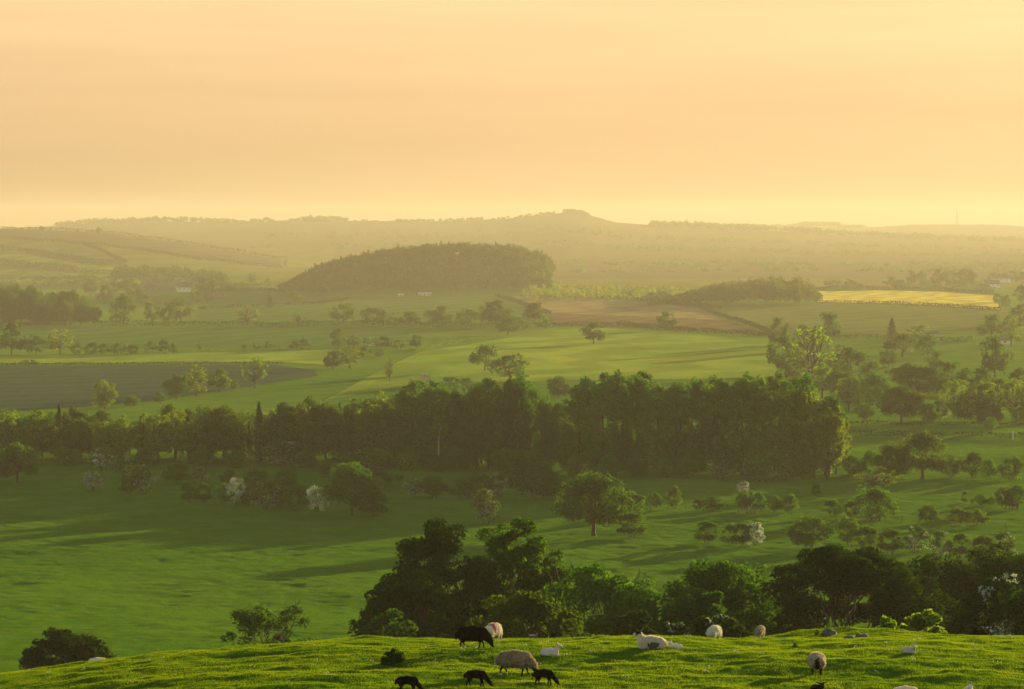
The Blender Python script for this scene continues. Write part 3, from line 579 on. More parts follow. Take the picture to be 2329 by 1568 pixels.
row_of('at the foot of the poplar wood', 'undergrowth shrubs at the foot of the poplars', [('bush', 1320, 1082, 50, 60), ('bush', 1380, 1084, 46, 60), ('bush', 1440, 1086, 44, 60), ('bush', 1500, 1086, 44, 56), ('bush', 1560, 1088, 46, 60), ('half', 1640, 1092, 44, 56), ('bush', 1745, 1096, 70, 90), ('half', 1785, 1094, 58, 40), ('half', 1700, 1092, 50, 26),
    ('bush', 1830, 1092, 50, 56), ('bush', 930, 1070, 40, 60), ('bush', 1000, 1074, 36, 60), ('bush', 1160, 1078, 44, 60), ('pale', 1882, 1090, 130, 70)])
p = ground(995, 1072); t = thing('birch_tree', 'single pale birch trunk standing out before the dark poplars', 'tree', p, 0)
b = Bag(); b.tube([(0, 0, -.2), (.25, 0, 4), (.3, .1, 8), (.9, .1, 12)], [.2, .17, .13, .07], 0, 7); obj('trunk', b.mesh('trunk', [M['birch']], True), t)
cr_ = obj('crown', PR[('pale', 1)][0][0], t); cr_.location = (.4, .2, 7.2); cr_.scale = (.42, .42, .5)

# ---- left dark wood of the middle distance
wood(['dark', 'dark', 'oak'], 'in the shadowed copse at the left edge', 'trees of the shadowed copse', [(-40, 738), (100, 739), (225, 740)], 5, 9, [(-40, 655), (20, 656), (60, 662), (100, 668), (130, 664), (170, 668), (200, 690), (230, 712)], (.55, .8), 22, 5)

# ---- far woods that read as one mass
def mass(name, label, cat, pts, mat, leaves=120, size=1.3, seed=1, cone=None, group=None):
    """pts: list of (x, y, z, h, w); one object"""
    r = np.random.default_rng(seed); PV = []; PN = []
    if pts[0][1] > 4500: size = size * .64
    for (x, y, z, h, w) in pts:
        d = unit(leaves, r); rad = r.uniform(.5, 1.0, leaves)[:, None]
        if cone is not None and r.random() < cone:
            hh = r.uniform(0, 1, leaves); th = r.uniform(0, 6.28, leaves); q = np.stack([np.cos(th) * (1 - hh) * w * .3, np.sin(th) * (1 - hh) * w * .3, hh * h * 1.15], 1)
        else:
            lob = unit(5, r) * .42; ii = r.integers(0, 5, leaves)
            q = (lob[ii] + d * rad * .62) * np.array([w * .55, w * .55, h * .46]) + np.array([0, 0, h * .55])
        q[:, 2] = np.maximum(q[:, 2], .2)
        PV.append(q + np.array([x, y, z])); PN.append(d + unit(leaves, r) * .7)
    V, F = leaf_quads(np.concatenate(PV), np.concatenate(PN), size, r, .75)
    return obj(name, mesh_np(name, V, F, [M[mat]]), None, label, cat, group, 'stuff')
def scatter_poly(top, bot, n, h, w, seed, ymin=200):
    """trees over a patch of land, given by the survey lines of its far and near edge"""
    r = random.Random(seed); A = [ground(*p, ymin) for p in top]; B = [ground(*p, ymin) for p in bot]; out = []
    for i in range(n):
        s = r.uniform(0, 1) * (len(A) - 1); k = min(int(s), len(A) - 2); f = s - k; g = r.uniform(0, 1)
        a = A[k].lerp(A[k + 1], f); b_ = B[k].lerp(B[k + 1], f); q = a.lerp(b_, g)
        z = float(Hd(q.x, q.y)); out.append((q.x, q.y, z, r.uniform(*h), r.uniform(*w)))
    return out
r_ = random.Random(11); dome = []
for i in range(950):
    col = r_.uniform(640, 1252); y = r_.uniform(2560, 2900); x = (col - CX) / FD * y
    edge = np.interp(col, [640, 700, 1180, 1252], [.4, .85, 1, 1.15])
    dome.append((x, y, float(Hd(x, y)), r_.uniform(13, 17) * edge, r_.uniform(9, 14)))
mass('wood', 'rounded hill entirely covered in dense broadleaf wood at the valley centre', 'wood', dome, 'canopy', 150, 1.05, 2, .05)
mass('wood', 'long hazy wood with a lumpy skyline right of the wooded dome', 'wood',
     [(lambda c, y: ((c - CX) / FD * y, y, float(Hd((c - CX) / FD * y, y)), max(np.interp(c, [1400, 1560, 1620, 1700, 1780, 1830, 1870], [6, 12, 22, 25, 30, 26, 9]) * r_.uniform(.75, 1.03), 5), r_.uniform(10, 17)))(r_.uniform(1480, 1860), r_.uniform(2180, 2330)) for i in range(170)], 'canopy', 190, 1.15, 3)
mass('scrub', 'pale yellow-green scrub on the rise between the two hazy woods', 'scrub',
     [(lambda c, y: ((c - CX) / FD * y, y, float(Hd((c - CX) / FD * y, y)), r_.uniform(4, 10) * np.interp(c, [1180, 1260, 1500], [1.6, 1.2, 1]), r_.uniform(5, 12)))(r_.uniform(1190, 1560), r_.uniform(2330, 2700)) for i in range(230)], 'pale', 80, .9, 4, .15)
mass('copse', 'low copse on the left hillside above the farm', 'copse', scatter_poly([(262, 628), (330, 626), (420, 628), (505, 644)], [(262, 642), (330, 645), (420, 648), (510, 654)], 130, (12, 19), (12, 18), 6), 'dark', 110, 1.5, 5)
mass('wood', 'hazy strip of trees along the foot of the left hill', 'wood', scatter_poly([(0, 646), (150, 646), (330, 650), (640, 652)], [(0, 655), (150, 656), (330, 656), (640, 658)], 90, (7, 13), (10, 16), 8), 'pale', 80, 1.3, 6)
# trees on the skylines
def skyline(Y, tab, n, seed, h, w, lo, hi, gate=None):
    r = random.Random(seed); out = []; q = .64 if Y > 4500 else .9; h = (h[0] * q, h[1] * q); w = (w[0] * q, w[1] * q)
    for i in range(n):
        c = r.uniform(lo, hi); y = Y + r.uniform(-120, 120); x = (c - CX) / FD * y
        den = .5 + vnoise(np.array(c / 55.0), np.array(seed * 3.7)) if gate is None else gate(c)
        if r.random() > den * 1.5: continue
        out.append((x, y, float(Hd(x, y)), r.uniform(*h) * (.6 + den * .8), r.uniform(*w)))
    return out
mass('skyline_trees', 'row of hazy trees along the left half of the far ridge', 'trees', skyline(6970, RIDA, 330, 4, (11, 23), (18, 40), 130, 860), 'dark', 60, 4, 7)
mass('skyline_trees', 'few small hazy trees beside the summit of the far ridge', 'trees', skyline(6970, RIDA, 90, 5, (8, 14), (16, 28), 900, 1260), 'dark', 60, 3.8, 8)
mass('skyline_trees', 'long hazy tree line running down the right half of the far ridge', 'trees', skyline(6970, RIDA, 520, 6, (14, 26), (22, 42), 1480, 2420, lambda c: .85), 'dark', 60, 4, 9)
mass('woods', 'dim misty woods on the plain behind the two hazy woods', 'woods', skyline(4300, RIDA, 150, 15, (8, 13), (18, 36), 1250, 2420) + skyline(3900, RIDA, 120, 16, (8, 13), (16, 30), 1300, 2420), 'dark', 60, 2.0, 21)
mass('woods', 'misty wood lines low on the far ridge behind the dome', 'woods', skyline(5200, RIDA, 300, 17, (9, 15), (20, 44), 500, 2420), 'dark', 50, 3, 22)
mass('woods', 'scattered hazy woods on the face of the far ridge', 'woods', skyline(5900, RIDA, 260, 9, (10, 18), (20, 40), 600, 2400), 'dark', 50, 3.6, 10)
mass('plantation', 'flat-topped hazy plantation on the farthest ridge at the right', 'wood', [((c - CX) / FD * 9450, 9450 + random.uniform(-30, 30), float(Hd((c - CX) / FD * 9450, 9450)), random.uniform(23, 26) * (1 if c < 1905 else .45), 29) for c in np.linspace(1820, 1960, 50)], 'dark', 90, 6.5, 11)
mass('farthest_trees', 'faint tree line on the farthest ridge', 'trees', skyline(9450, RIDB, 160, 12, (9, 19), (32, 60), 1480, 1830, lambda c: .8), 'dark', 50, 5.5, 12)
# crag on the summit
def make_crag():
    y = 6970; x0 = (1281 - CX) / FD * y; x1 = (1341 - CX) / FD * y
    r = np.random.default_rng(5); b = Bag(); n = 26
    t = thing('rock_outcrop', 'blocky flat-topped outcrop on the summit of the far ridge', 'rock outcrop', ((x0 + x1) / 2, y, float(Hd((x0 + x1) / 2, y))))
    for k in range(n):
        f = k / (n - 1); x = x0 + (x1 - x0) * f; h = np.interp(f, [0, .04, .3, .7, .9, 1], [10, 14, 16, 15, 11, 6]) * r.uniform(.92, 1.05)
        z = float(Hd(x, y)); b.box((x - t.location.x, r.uniform(-6, 6), z - t.location.z + h / 2 - 2), (4.9, 23 + r.uniform(0, 8), h + 4), 0, r.uniform(-.2, .2), .8)
    obj('rock_face', b.mesh('rock_face', [M['rock']]), t)
make_crag()

# ------------------------------------------------------------------ hedges
def hedge(label, pts, h, w, mat='hedge_leaf', ymin=200, gap=0.0, group='field hedges', size=None):
    P = [ground(*p, ymin) for p in pts]; r = np.random.default_rng(abs(hash(label)) % 1000 if False else len(label) * 13)
    PV = []; PN = []; Y = sum(p.y for p in P) / len(P); sz = size or max(.14, Y * .00028)
    for a, b_ in zip(P[:-1], P[1:]):
        L = (b_ - a).length; n = int(min(L * h / (sz * sz) * .9, 9000)); t = r.uniform(0, 1, n)
        if gap: 
            k = vnoise(t * L / 14 + 3, np.full(n, len(label) * 1.7)) > -.5 + gap; t = t[k]; n = len(t)
        x = a.x + (b_.x - a.x) * t; y = a.y + (b_.y - a.y) * t
        hv = h * (.75 + .6 * (vnoise(t * L / (h * 3.0) + 20, np.full(n, 3.3)) + .5)); d = r.normal(size=(n, 2)) * w * .25
        PV.append(np.stack([x + d[:, 0], y + d[:, 1], Hd(x, y) + r.uniform(0, 1, n) ** .7 * hv], 1)); PN.append(unit(n, r))
    P3 = np.concatenate(PV); o = P[0]
    V, F = leaf_quads(P3 - np.array(o), np.concatenate(PN), sz, r, .75)
    obj('hedge', mesh_np('hedge', V, F, [M[mat]]), None, label, 'hedge', group, None, o)
hedge('thin dotted hedge along the crest of the left hill', [(-60, 523), (100, 524.5), (230, 530.5), (400, 551.5), (500, 568.5), (640, 591)], 5.5, 6, 'hedge_leaf')
hedge('faint hedge under the brown hill field, running to its lower right', [(-60, 540), (100, 550), (190, 558), (330, 573), (450, 592), (640, 612)], 5, 6, 'hedge_leaf')
hedge('short slanting hedge between two hill fields', [(190, 558), (225, 570), (262, 590), (285, 600)], 5.5, 6, 'hedge_leaf')
hedge('thick dark hedge high on the left hillside', [(-60, 568), (60, 578), (130, 591), (200, 602), (275, 610)], 9, 11, 'hedge_leaf')
hedge('thick dark hedge low on the left hillside', [(-60, 600), (80, 611), (175, 621)], 9, 11, 'hedge_leaf')
hedge('short broken hedge running to the hillside copse', [(185, 623), (262, 626)], 6, 8, 'hedge_leaf', gap=.2)
hedge('straight dark hedge at the foot of the left hill', [(-60, 635), (100, 637), (262, 638)], 5, 6, 'hedge_leaf')
hedge('hedge from the farm to the left foot of the wooded dome', [(455, 668), (560, 662), (660, 658)], 4, 5)
hedge('hedge crossing the slope under the lone trees left of the dome', [(450, 705), (560, 699), (720, 692), (790, 684)], 3, 4)
hedge('long dark hedge under the copse and slope trees', [(225, 741), (480, 743), (640, 745), (770, 741)], 3.6, 4)
hedge('hedge joining the trees below the wooded dome', [(770, 741), (960, 743), (1130, 746), (1250, 744)], 3.2, 4)
hedge('slanting hedge left of the pale stubble field', [(1130, 674), (1180, 692), (1250, 716)], 3, 4)
hedge('hedge between the sunlit field and the red soil field', [(1255, 743), (1400, 741), (1560, 755), (1755, 766)], 3, 4)
hedge('slanting hedge at the right end of the red soil field', [(1590, 700), (1680, 732), (1770, 766)], 2.6, 3)
hedge('hedge along the lower edge of the rape field', [(1855, 691), (2000, 693), (2140, 699), (2275, 708)], 3.4, 4)
hedge('dark hedge along the upper edge of the rape field', [(1860, 660), (2000, 658), (2130, 661), (2262, 671)], 4, 4)
hedge('hedge at the foot of the long hazy wood', [(1250, 674), (1400, 680), (1590, 697), (1640, 704)], 3, 4)
hedge('broken hedge running up to the trees from the middle field corner', [(940, 802), (1050, 780), (1145, 766)], 2.2, 2.5, 'haw', gap=.1)
hedge('clipped straight hedge on the right pasture, left piece', [(1925, 990), (2040, 992), (2146, 998)], 1.6, 1.6)
hedge('clipped straight hedge on the right pasture, right piece', [(2168, 995), (2260, 997), (2380, 1000)], 1.6, 1.6)
hedge('low hedge above the lit oak in the right pasture', [(1930, 966), (2150, 968), (2380, 970)], 1.2, 1.5)
hedge('hedge by the white cottages', [(1890, 772), (2000, 773), (2210, 778)], 3, 4)
hedge('thin hedge along the top of the ploughed field', [(-60, 831), (360, 829), (640, 829)], 1.2, 1.5)
hedge('thin hedge below the shrub line on the left middle fields', [(430, 800), (620, 797), (790, 792)], .8, 1.2, 'haw', gap=.25)

# ------------------------------------------------------------------ buildings far off
def house(label, px, py, w, d, h, roof_h, wall, roof, rz=0.0, name='house', wins=3, cat='house', group=None, chim=True):
    p = ground(px, py); t = thing(name, label, cat, p, rz, None, group)
    b = Bag(); b.box((0, 0, h / 2 - .5), (w, d, h + 1))
    b.add([(-w / 2, -d / 2, h), (-w / 2, d / 2, h), (-w / 2, 0, h + roof_h), (-w / 2, 0, h + roof_h)], [(0, 1, 2, 3)]); b.add([(w / 2, -d / 2, h), (w / 2, d / 2, h), (w / 2, 0, h + roof_h), (w / 2, 0, h + roof_h)], [(0, 1, 2, 3)])
    obj('wall', b.mesh('wall', [M[wall]]), t)
    b = Bag(); e = .4
    for s in (-1, 1):
        sl = roof_h / (d / 2); v = [(-w / 2 - e, s * (d / 2 + e), h - e * sl + .05), (w / 2 + e, s * (d / 2 + e), h - e * sl + .05), (w / 2 + e, 0, h + roof_h + .05), (-w / 2 - e, 0, h + roof_h + .05)]
        v += [(x, y, z + .25) for x, y, z in v]; b.add(v, [(0, 1, 2, 3), (4, 5, 6, 7), (0, 1, 5, 4), (1, 2, 6, 5), (3, 0, 4, 7)])
    rf = obj('roof', b.mesh('roof', [M[roof]]), t)
    if chim:
        b = Bag(); b.box((w * .36, 0, h + roof_h + .5), (.9, .7, 1.8)); obj('chimney', b.mesh('chimney', [M['stone']]), rf)
    for k in range(wins):
        b = Bag(); x = (k + .5) / wins * w - w / 2; b.box((x, -d / 2 - .02, h * .6), (1.1, .08, 1.3)); obj('window', b.mesh('window', [M['glass']]), t)
house('white gabled house with lit end among the farm trees', 418, 664, 15, 9, 5.5, 4.0, 'white_wall', 'slate', .25)
house('long low grey barn left of the white farmhouse', 375, 664, 26, 12, 6, 4, 'stone', 'tile', .1, 'barn', 2, 'barn', None, False)
house('tall grey stone barn at the left of the farm', 338, 668, 15, 11, 8, 4.5, 'stone', 'slate', .5, 'barn', 2, 'barn', None, False)
house('low shed beside the left farm trees', 232, 680, 13, 7, 3.5, 2, 'stone', 'slate', .1, 'shed', 1, 'shed', None, False)
house('low pale outbuilding right of the farm', 500, 676, 16, 8, 3.5, 2, 'stone', 'slate', .05, 'shed', 2, 'shed', None, False)
house('small white shed at the foot of the wooded dome', 912, 675, 5.5, 4, 2.0, .8, 'shed_wall', 'shed_wall', 0, 'shed', 1, 'shed', None, False)
house('long white shed at the foot of the wooded dome', 966, 673, 14, 5, 2.4, .8, 'shed_wall', 'shed_wall', 0, 'shed', 3, 'shed', None, False)
house('white gable-ended bungalow at the right skyline', 2254, 655, 20, 11, 5, 5, 'white_wall', 'slate', .15)
house('white house behind the bungalow at the right skyline', 2276, 643, 26, 10, 6, 4, 'white_wall', 'slate', -.1)
house('small white cottage left of the pointed tree', 2050, 775, 4.5, 4, 2.4, 1.4, 'white_wall', 'slate', .2, 'cottage', 1, 'cottage', None, False)
house('brightest white cottage right of the pointed tree', 2121, 773, 7, 5, 2.8, 1.8, 'white_wall', 'slate', .1, 'cottage', 2, 'cottage', None, False)
house('small white cottage by the tall right-hand trees', 2284, 783, 6, 5, 2.6, 1.6, 'white_wall', 'slate', 0, 'cottage', 1, 'cottage', None, False)
# radio mast on the farthest ridge
def mast():
    y = 9450; x = (2175 - CX) / FD * y; z = float(Hd(x, y)); Hm = 64
    t = thing('lattice_mast', 'slender lattice mast on the farthest ridge at the right', 'mast', (x, y, z))
    W0 = lambda q: np.interp(q, [0, 29, Hm], [5.7, 2.3, .7])
    for sx, sy in ((-1, -1), (1, -1), (1, 1), (-1, 1)):
        b = Bag(); b.tube([(sx * W0(q), sy * W0(q), q) for q in (-2, 29, Hm)], [.9, .66, .5], 0, 4); obj('leg', b.mesh('leg', [M['steel']]), t)
    b = Bag()
    for k in range(9):
        z0, z1 = 4 + k * 6, 10 + k * 6; w0 = W0(z0); w1 = W0(z1)
        for s in (-1, 1): b.tube([(-w0 * s, -w0, z0), (w1 * s, -w1, z1)], [.36, .36], 0, 4); b.tube([(-w0, w0 * s, z0), (-w1, -w1 * s, z1)], [.36, .36], 0, 4)
    obj('bracing', b.mesh('bracing', [M['steel']]), t)
mast()

# ------------------------------------------------------------------ fences and posts on the meadow
def fence(label, pts, spacing=3.2, ph=1.2, rails=2):
    P = [ground(*p) for p in pts]; o = P[0]; t = thing('fence', label, 'fence', o); tops = []
    for a, b_ in zip(P[:-1], P[1:]):
        n = max(int((b_ - a).length / spacing), 1)
        for k in range(n):
            q = a.lerp(b_, k / n); z = float(Hd(q.x, q.y)); b = Bag(); b.box((q.x - o.x, q.y - o.y, z - o.z + ph / 2 - .15), (.14, .14, ph + .3), 0, random.uniform(-.3, .3), .85)
            obj('post', b.mesh('post', [M['wood']]), t); tops.append((q.x - o.x, q.y - o.y, z - o.z))
    b = Bag()
    for k in range(rails):
        b.tube([(x, y, z + ph * (.45 + .45 * k)) for x, y, z in tops], [.012] * len(tops), 0, 4)
    obj('wire', b.mesh('wire', [M['wood']]), t)
fence('post and wire fence through the shrubs on the sunlit right meadow', [(1480, 1160), (1640, 1166), (1800, 1172), (1900, 1182), (2090, 1190), (2240, 1200), (2380, 1210)])
fence('dark fence before the large dark tree and shrub line', [(1035, 1136), (1150, 1138), (1240, 1140)], 3.0, 1.2, 3)
def gate():
    a, b_ = ground(1698, 1168), ground(1717, 1168); t = thing('field_gate', 'dark wooden gate in the wire fence among the shrubs', 'gate', a)
    L = (b_ - a).length; ang = math.atan2(b_.y - a.y, b_.x - a.x); t.rotation_euler = (0, 0, ang)
    for x in (0, L): b = Bag(); b.box((x, 0, .65), (.16, .16, 1.5)); obj('gate_post', b.mesh('gate_post', [M['wood']]), t)
    b = Bag()
    for z in (.3, .55, .8, 1.05, 1.25): b.box((L / 2, .12, z), (L, .05, .09))
    obj('bars', b.mesh('bars', [M['wood']]), t)
gate()
p = ground(2304, 1000); t = thing('white_post', 'short white marker post before the right clipped hedge', 'post', p); b = Bag(); b.box((0, 0, 1), (.35, .35, 2.4), 0, 0, .8); obj('shaft', b.mesh('shaft', [M['white_wall']]), t); b = Bag(); b.box((0, 0, 2.25), (.42, .42, .12)); obj('cap', b.mesh('cap', [M['white_wall']]), t)

# ------------------------------------------------------------------ near trees on the slope below the pasture
def near_tree(name, label, px, top, Y, wd, leaf, seed, nleaf=26000, z0=.04, nl=110, lr=(.13, .27), size=.15, trunks=3, limbs=60, flowers=0, twig=2, cat='tree', dead=0, group='trees below the pasture', flat=.8, tr=.03):
    p = at(px, Y); h = -(top + 20 - HOR) / FD * Y - p.z; w = wd / FD * Y
    crown, trunk, _, _ = make_tree(name, seed, h, w, z0, nl, lr, nleaf, size, leaf, trunks=trunks, limbs=limbs, twig=twig, flowers=flowers, flat=flat, tr=tr)
    t = thing(name, label, cat, p, 0, None, group); obj('crown', crown, t); obj('trunk', trunk, t)
    if dead:
        r = np.random.default_rng(seed + 5)
        for k in range(dead):
            b = Bag(); th = r.uniform(0, 6.28); a = np.array([math.cos(th) * w * .2 * r.uniform(.2, 1.6), math.sin(th) * w * .2, h * r.uniform(.5, .75)]); e = a + np.array([math.cos(th) * w * .14, 0, h * r.uniform(.34, .48)])
            m_ = (a + e) / 2 + r.normal(size=3) * .25; b.tube([a, a * .6 + m_ * .4, m_, e], [.055, .045, .035, .014], 0, 5)
            for q in range(3): b.tube([m_ + (e - m_) * q * .3, m_ + (e - m_) * (q * .3 + .1) + unit(1, r)[0] * h * .04, m_ + (e - m_) * (q * .3 + .15) + unit(1, r)[0] * h * .10 + [0, 0, .3]], [.022, .016, .008], 0, 4)
            obj('dead_branch', b.mesh('dead_branch', [M['bark']]), t)
    return t
near_tree('sycamore_tree', 'large dark leafy tree, left of the twin crowns behind the brown ewe', 1015, 1188, 186, 270, 'thorn', 21, 42000)
near_tree('sycamore_tree', 'large leafy tree with a lit crown, right of the twin crowns', 1168, 1181, 190, 250, 'oak', 22, 38000)
near_tree('leafy_tree', 'lower leafy tree spreading at the left foot of the twin crowns', 925, 1300, 178, 235, 'thorn', 23, 26000)
near_tree('leafy_tree', 'broad leafy tree with bare twigs on top, right of the twin crowns', 1368, 1288, 182, 300, 'oak', 24, 40000, dead=9)
near_tree('leafy_bush', 'mid-green leafy bush in front of the twin crowns', 1190, 1342, 160, 260, 'oak', 25, 26000, cat='bush')
near_tree('leafy_tree', 'dark gap-filling tree between the twin crowns and the broad tree', 1260, 1275, 196, 240, 'dark', 26, 20000)
near_tree('leafy_bush', 'low bush at the lower left end of the big tree group', 875, 1385, 168, 160, 'dark', 27, 9000, cat='bush')
near_tree('leafy_bush', 'rounded bush at the right foot of the big tree group', 1442, 1380, 166, 110, 'thorn', 42, 15000, cat='bush')
near_tree('leafy_tree', 'rounded lit tree left of the dark thorn on the right', 1655, 1270, 184, 320, 'oak', 28, 40000)
near_tree('leafy_tree', 'sloping lower tree at the left foot of the rounded lit tree', 1590, 1335, 176, 160, 'dark', 29, 18000)
near_tree('thorn_tree', 'huge dark flat-topped thorn tree with jagged twigs behind the rocks', 1940, 1240, 172, 420, 'thorn', 30, 60000, nl=170, lr=(.08, .2), dead=4, flat=.6)
near_tree('leafy_tree', 'dark tree right of the huge flat-topped thorn', 2135, 1262, 190, 250, 'thorn', 31, 26000)
near_tree('leafy_tree', 'tall dark tree at the right edge behind the blossoming thorn', 2305, 1242, 196, 260, 'thorn', 32, 30000)
near_tree('leafy_tree', 'mid-height tree between the dark tree and the right edge', 2220, 1280, 198, 220, 'thorn', 33, 18000)
near_tree('thorn_tree', 'black thorn with specks of white blossom at the right edge', 2280, 1312, 150, 220, 'thorn', 34, 34000, flowers=.27)
near_tree('leafy_bush', 'low whitish shrub along the crest behind the small white sheep', 1640, 1392, 140, 150, 'thorn', 35, 12000, cat='bush', flowers=.3)
near_tree('leafy_bush', 'low shrub along the crest right of the lying ewe', 1545, 1408, 138, 110, 'thorn', 36, 9000, cat='bush', flowers=.18)
near_tree('leafy_bush', 'bright yellow-green bush lit from behind right of the rocks', 2110, 1385, 130, 130, 'pale', 37, 9000, cat='bush')
near_tree('leafy_bush', 'small bright bush under the huge dark thorn', 2020, 1396, 132, 70, 'pale', 38, 5000, cat='bush')
near_tree('thorn_tree', 'small ragged thorn with dead twigs on top, alone at the left', 612, 1368, 205, 175, 'haw', 39, 9000, nl=60, lr=(.12, .24), dead=7, limbs=40)
near_tree('leafy_bush', 'dark rounded bush behind the crest at the lower left', 145, 1424, 200, 190, 'thorn', 40, 20000, cat='bush', z0=0)

# ------------------------------------------------------------------ foreground pasture
def tuft_mesh(X, Y, Z, h, w, r, lean=.35):
    n = len(X); th = r.uniform(0, 6.28, n); hx = h * r.uniform(.5, 1.3, n); lx = r.normal(size=n) * lean * hx; ly = r.normal(size=n) * lean * hx
    c, s = np.cos(th) * w / 2, np.sin(th) * w / 2
    V = np.stack([np.stack([X - c, Y - s, Z - .02], 1), np.stack([X + c, Y + s, Z - .02], 1), np.stack([X + lx, Y + ly, Z + hx], 1)], 1)
    return V.reshape(-1, 3), np.arange(3 * n).reshape(n, 3)
r = np.random.default_rng(99)
n = 900000; Y = np.sqrt(r.uniform(55.5 ** 2, 88 ** 2, n)); X = r.uniform(-.262, .262, n) * Y
den = vnoise(X / .55 + 3, Y / .55 + 8)
V, F = tuft_mesh(X, Y, Hd(X, Y), .035 + .045 * np.maximum(den + .1, 0), .013, r)
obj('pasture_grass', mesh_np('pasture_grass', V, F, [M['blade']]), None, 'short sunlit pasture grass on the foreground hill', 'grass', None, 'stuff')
n = 1100000; Y = np.sqrt(r.uniform(205 ** 2, 640 ** 2, n)); X = r.uniform(-.25, .25, n) * Y
V, F = tuft_mesh(X, Y, Hd(X, Y), .075 + .05 * np.maximum(vnoise(X / 9, Y / 11), 0), .075, r, .5)
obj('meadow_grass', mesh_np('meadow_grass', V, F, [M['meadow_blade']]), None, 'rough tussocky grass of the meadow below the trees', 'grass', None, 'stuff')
# pale tufts of clover and wool in the grass
n = 85; Y = r.uniform(58, 78, n); X = r.uniform(-.23, .23, n) * Y
cc = np.stack([X, Y, Hd(X, Y) + .05], 1); ii = np.repeat(np.arange(n), 9); s_ = r.uniform(.5, 1.5, n)[ii][:, None]
V, F = leaf_quads(cc[ii] + r.normal(size=(n * 9, 3)) * np.array([.045, .045, .02]) * s_, unit(n * 9, r) + [0, -.3, .6], .022, r, .8)
obj('clover_flowers', mesh_np('clover_flowers', V, F, [M['blossom']]), None, 'pale flower heads dotted through the foreground grass', 'flowers', None, 'stuff')
def fg(px, py): return ground(px, py, 50, 86)
def small_plant(name, label, px, py, h, w, n, leaf, size=.035, cat='plant', dz=0):
    p = fg(px, py); s = p.y / FD; h *= s; w *= s; rr = np.random.default_rng(int(px))
    c, rl, P, N = lobes_crown(rr, h, w, 0, 26, (.22, .42), n, size); P[:, 2] = np.maximum(P[:, 2], .01)
    V, F = leaf_quads(P, N, size, rr); t = thing(name, label, cat, p); obj('foliage', mesh_np('foliage', V, F, [M[leaf]]), t)
    b = Bag()
    for k in range(6): branch(b, rr, (0, 0, -.03), c[k], .018, .006, 0, .08, 4, 4)
    obj('stem', b.mesh('stem', [M['bark']]), t)
small_plant('gorse_bush', 'small dark bush in the pasture left of the black lambs', 890, 1515, 36, 52, 2600, 'dark', cat='bush')
small_plant('thistle', 'tiny dark thistle right of the rear-view sheep, below the rocks', 1808, 1474, 11, 13, 300, 'dark', .025)
small_plant('sapling', 'tiny yellow-green sapling standing on the mound behind the left rock', 1884, 1443, 24, 12, 160, 'pale', .04)
small_plant('nettle_clump', 'small yellow-green weed left of the largest rock', 1858, 1446, 15, 14, 160, 'pale', .04)
def rock(label, px, py, w, h, seed):
    p = fg(px, py); s = p.y / FD; rr = np.random.default_rng(seed); n, m_ = 26, 14; V = []
    for i in range(m_):
        ph = i / (m_ - 1) * math.pi
        for j in range(n):
            th = j / n * 2 * math.pi; d = np.array([math.sin(ph) * math.cos(th), math.sin(ph) * math.sin(th), math.cos(ph)])
            q = np.sign(d) * np.abs(d) ** .75; nz = 1 + .28 * float(vnoise(np.array(d[0] * 1.7 + seed), np.array(d[1] * 1.7 + d[2] * 2.3))) + .10 * float(vnoise(np.array(d[0] * 5 + seed), np.array(d[2] * 5 + d[1] * 4)))
            V.append(q * nz * np.array([w * s / 2, w * s / 2.6, h * s]))
    F = [(i * n + j, (i + 1) * n + j, (i + 1) * n + (j + 1) % n, i * n + (j + 1) % n) for i in range(m_ - 1) for j in range(n)]
    obj('boulder', mesh_np('boulder', V, F, [M['rock']], None, True), None, label, 'rock', 'rocks on the mound', None, p)
rock('largest grey boulder, at the left of the mound', 1884, 1447, 38, 15, 3)
rock('small pointed grey boulder in front of the other two', 1932, 1454, 26, 8, 9)
rock('flat grey boulder at the right of the three on the mound', 1960, 1449, 30, 8, 14)
p = at(1212, 78.2); t = thing('gate_stump', 'square brown wooden stump on the crest between the grazing and lying sheep', 'post', p)
b = Bag(); b.box((0, 0, .02), (.25, .2, .34), 0, .2, .96); obj('block', b.mesh('block', [M['wood']]), t); b = Bag(); b.box((.145, .01, .04), (.03, .16, .38), 0, .2); obj('board', b.mesh('board', [M['wood']]), t)

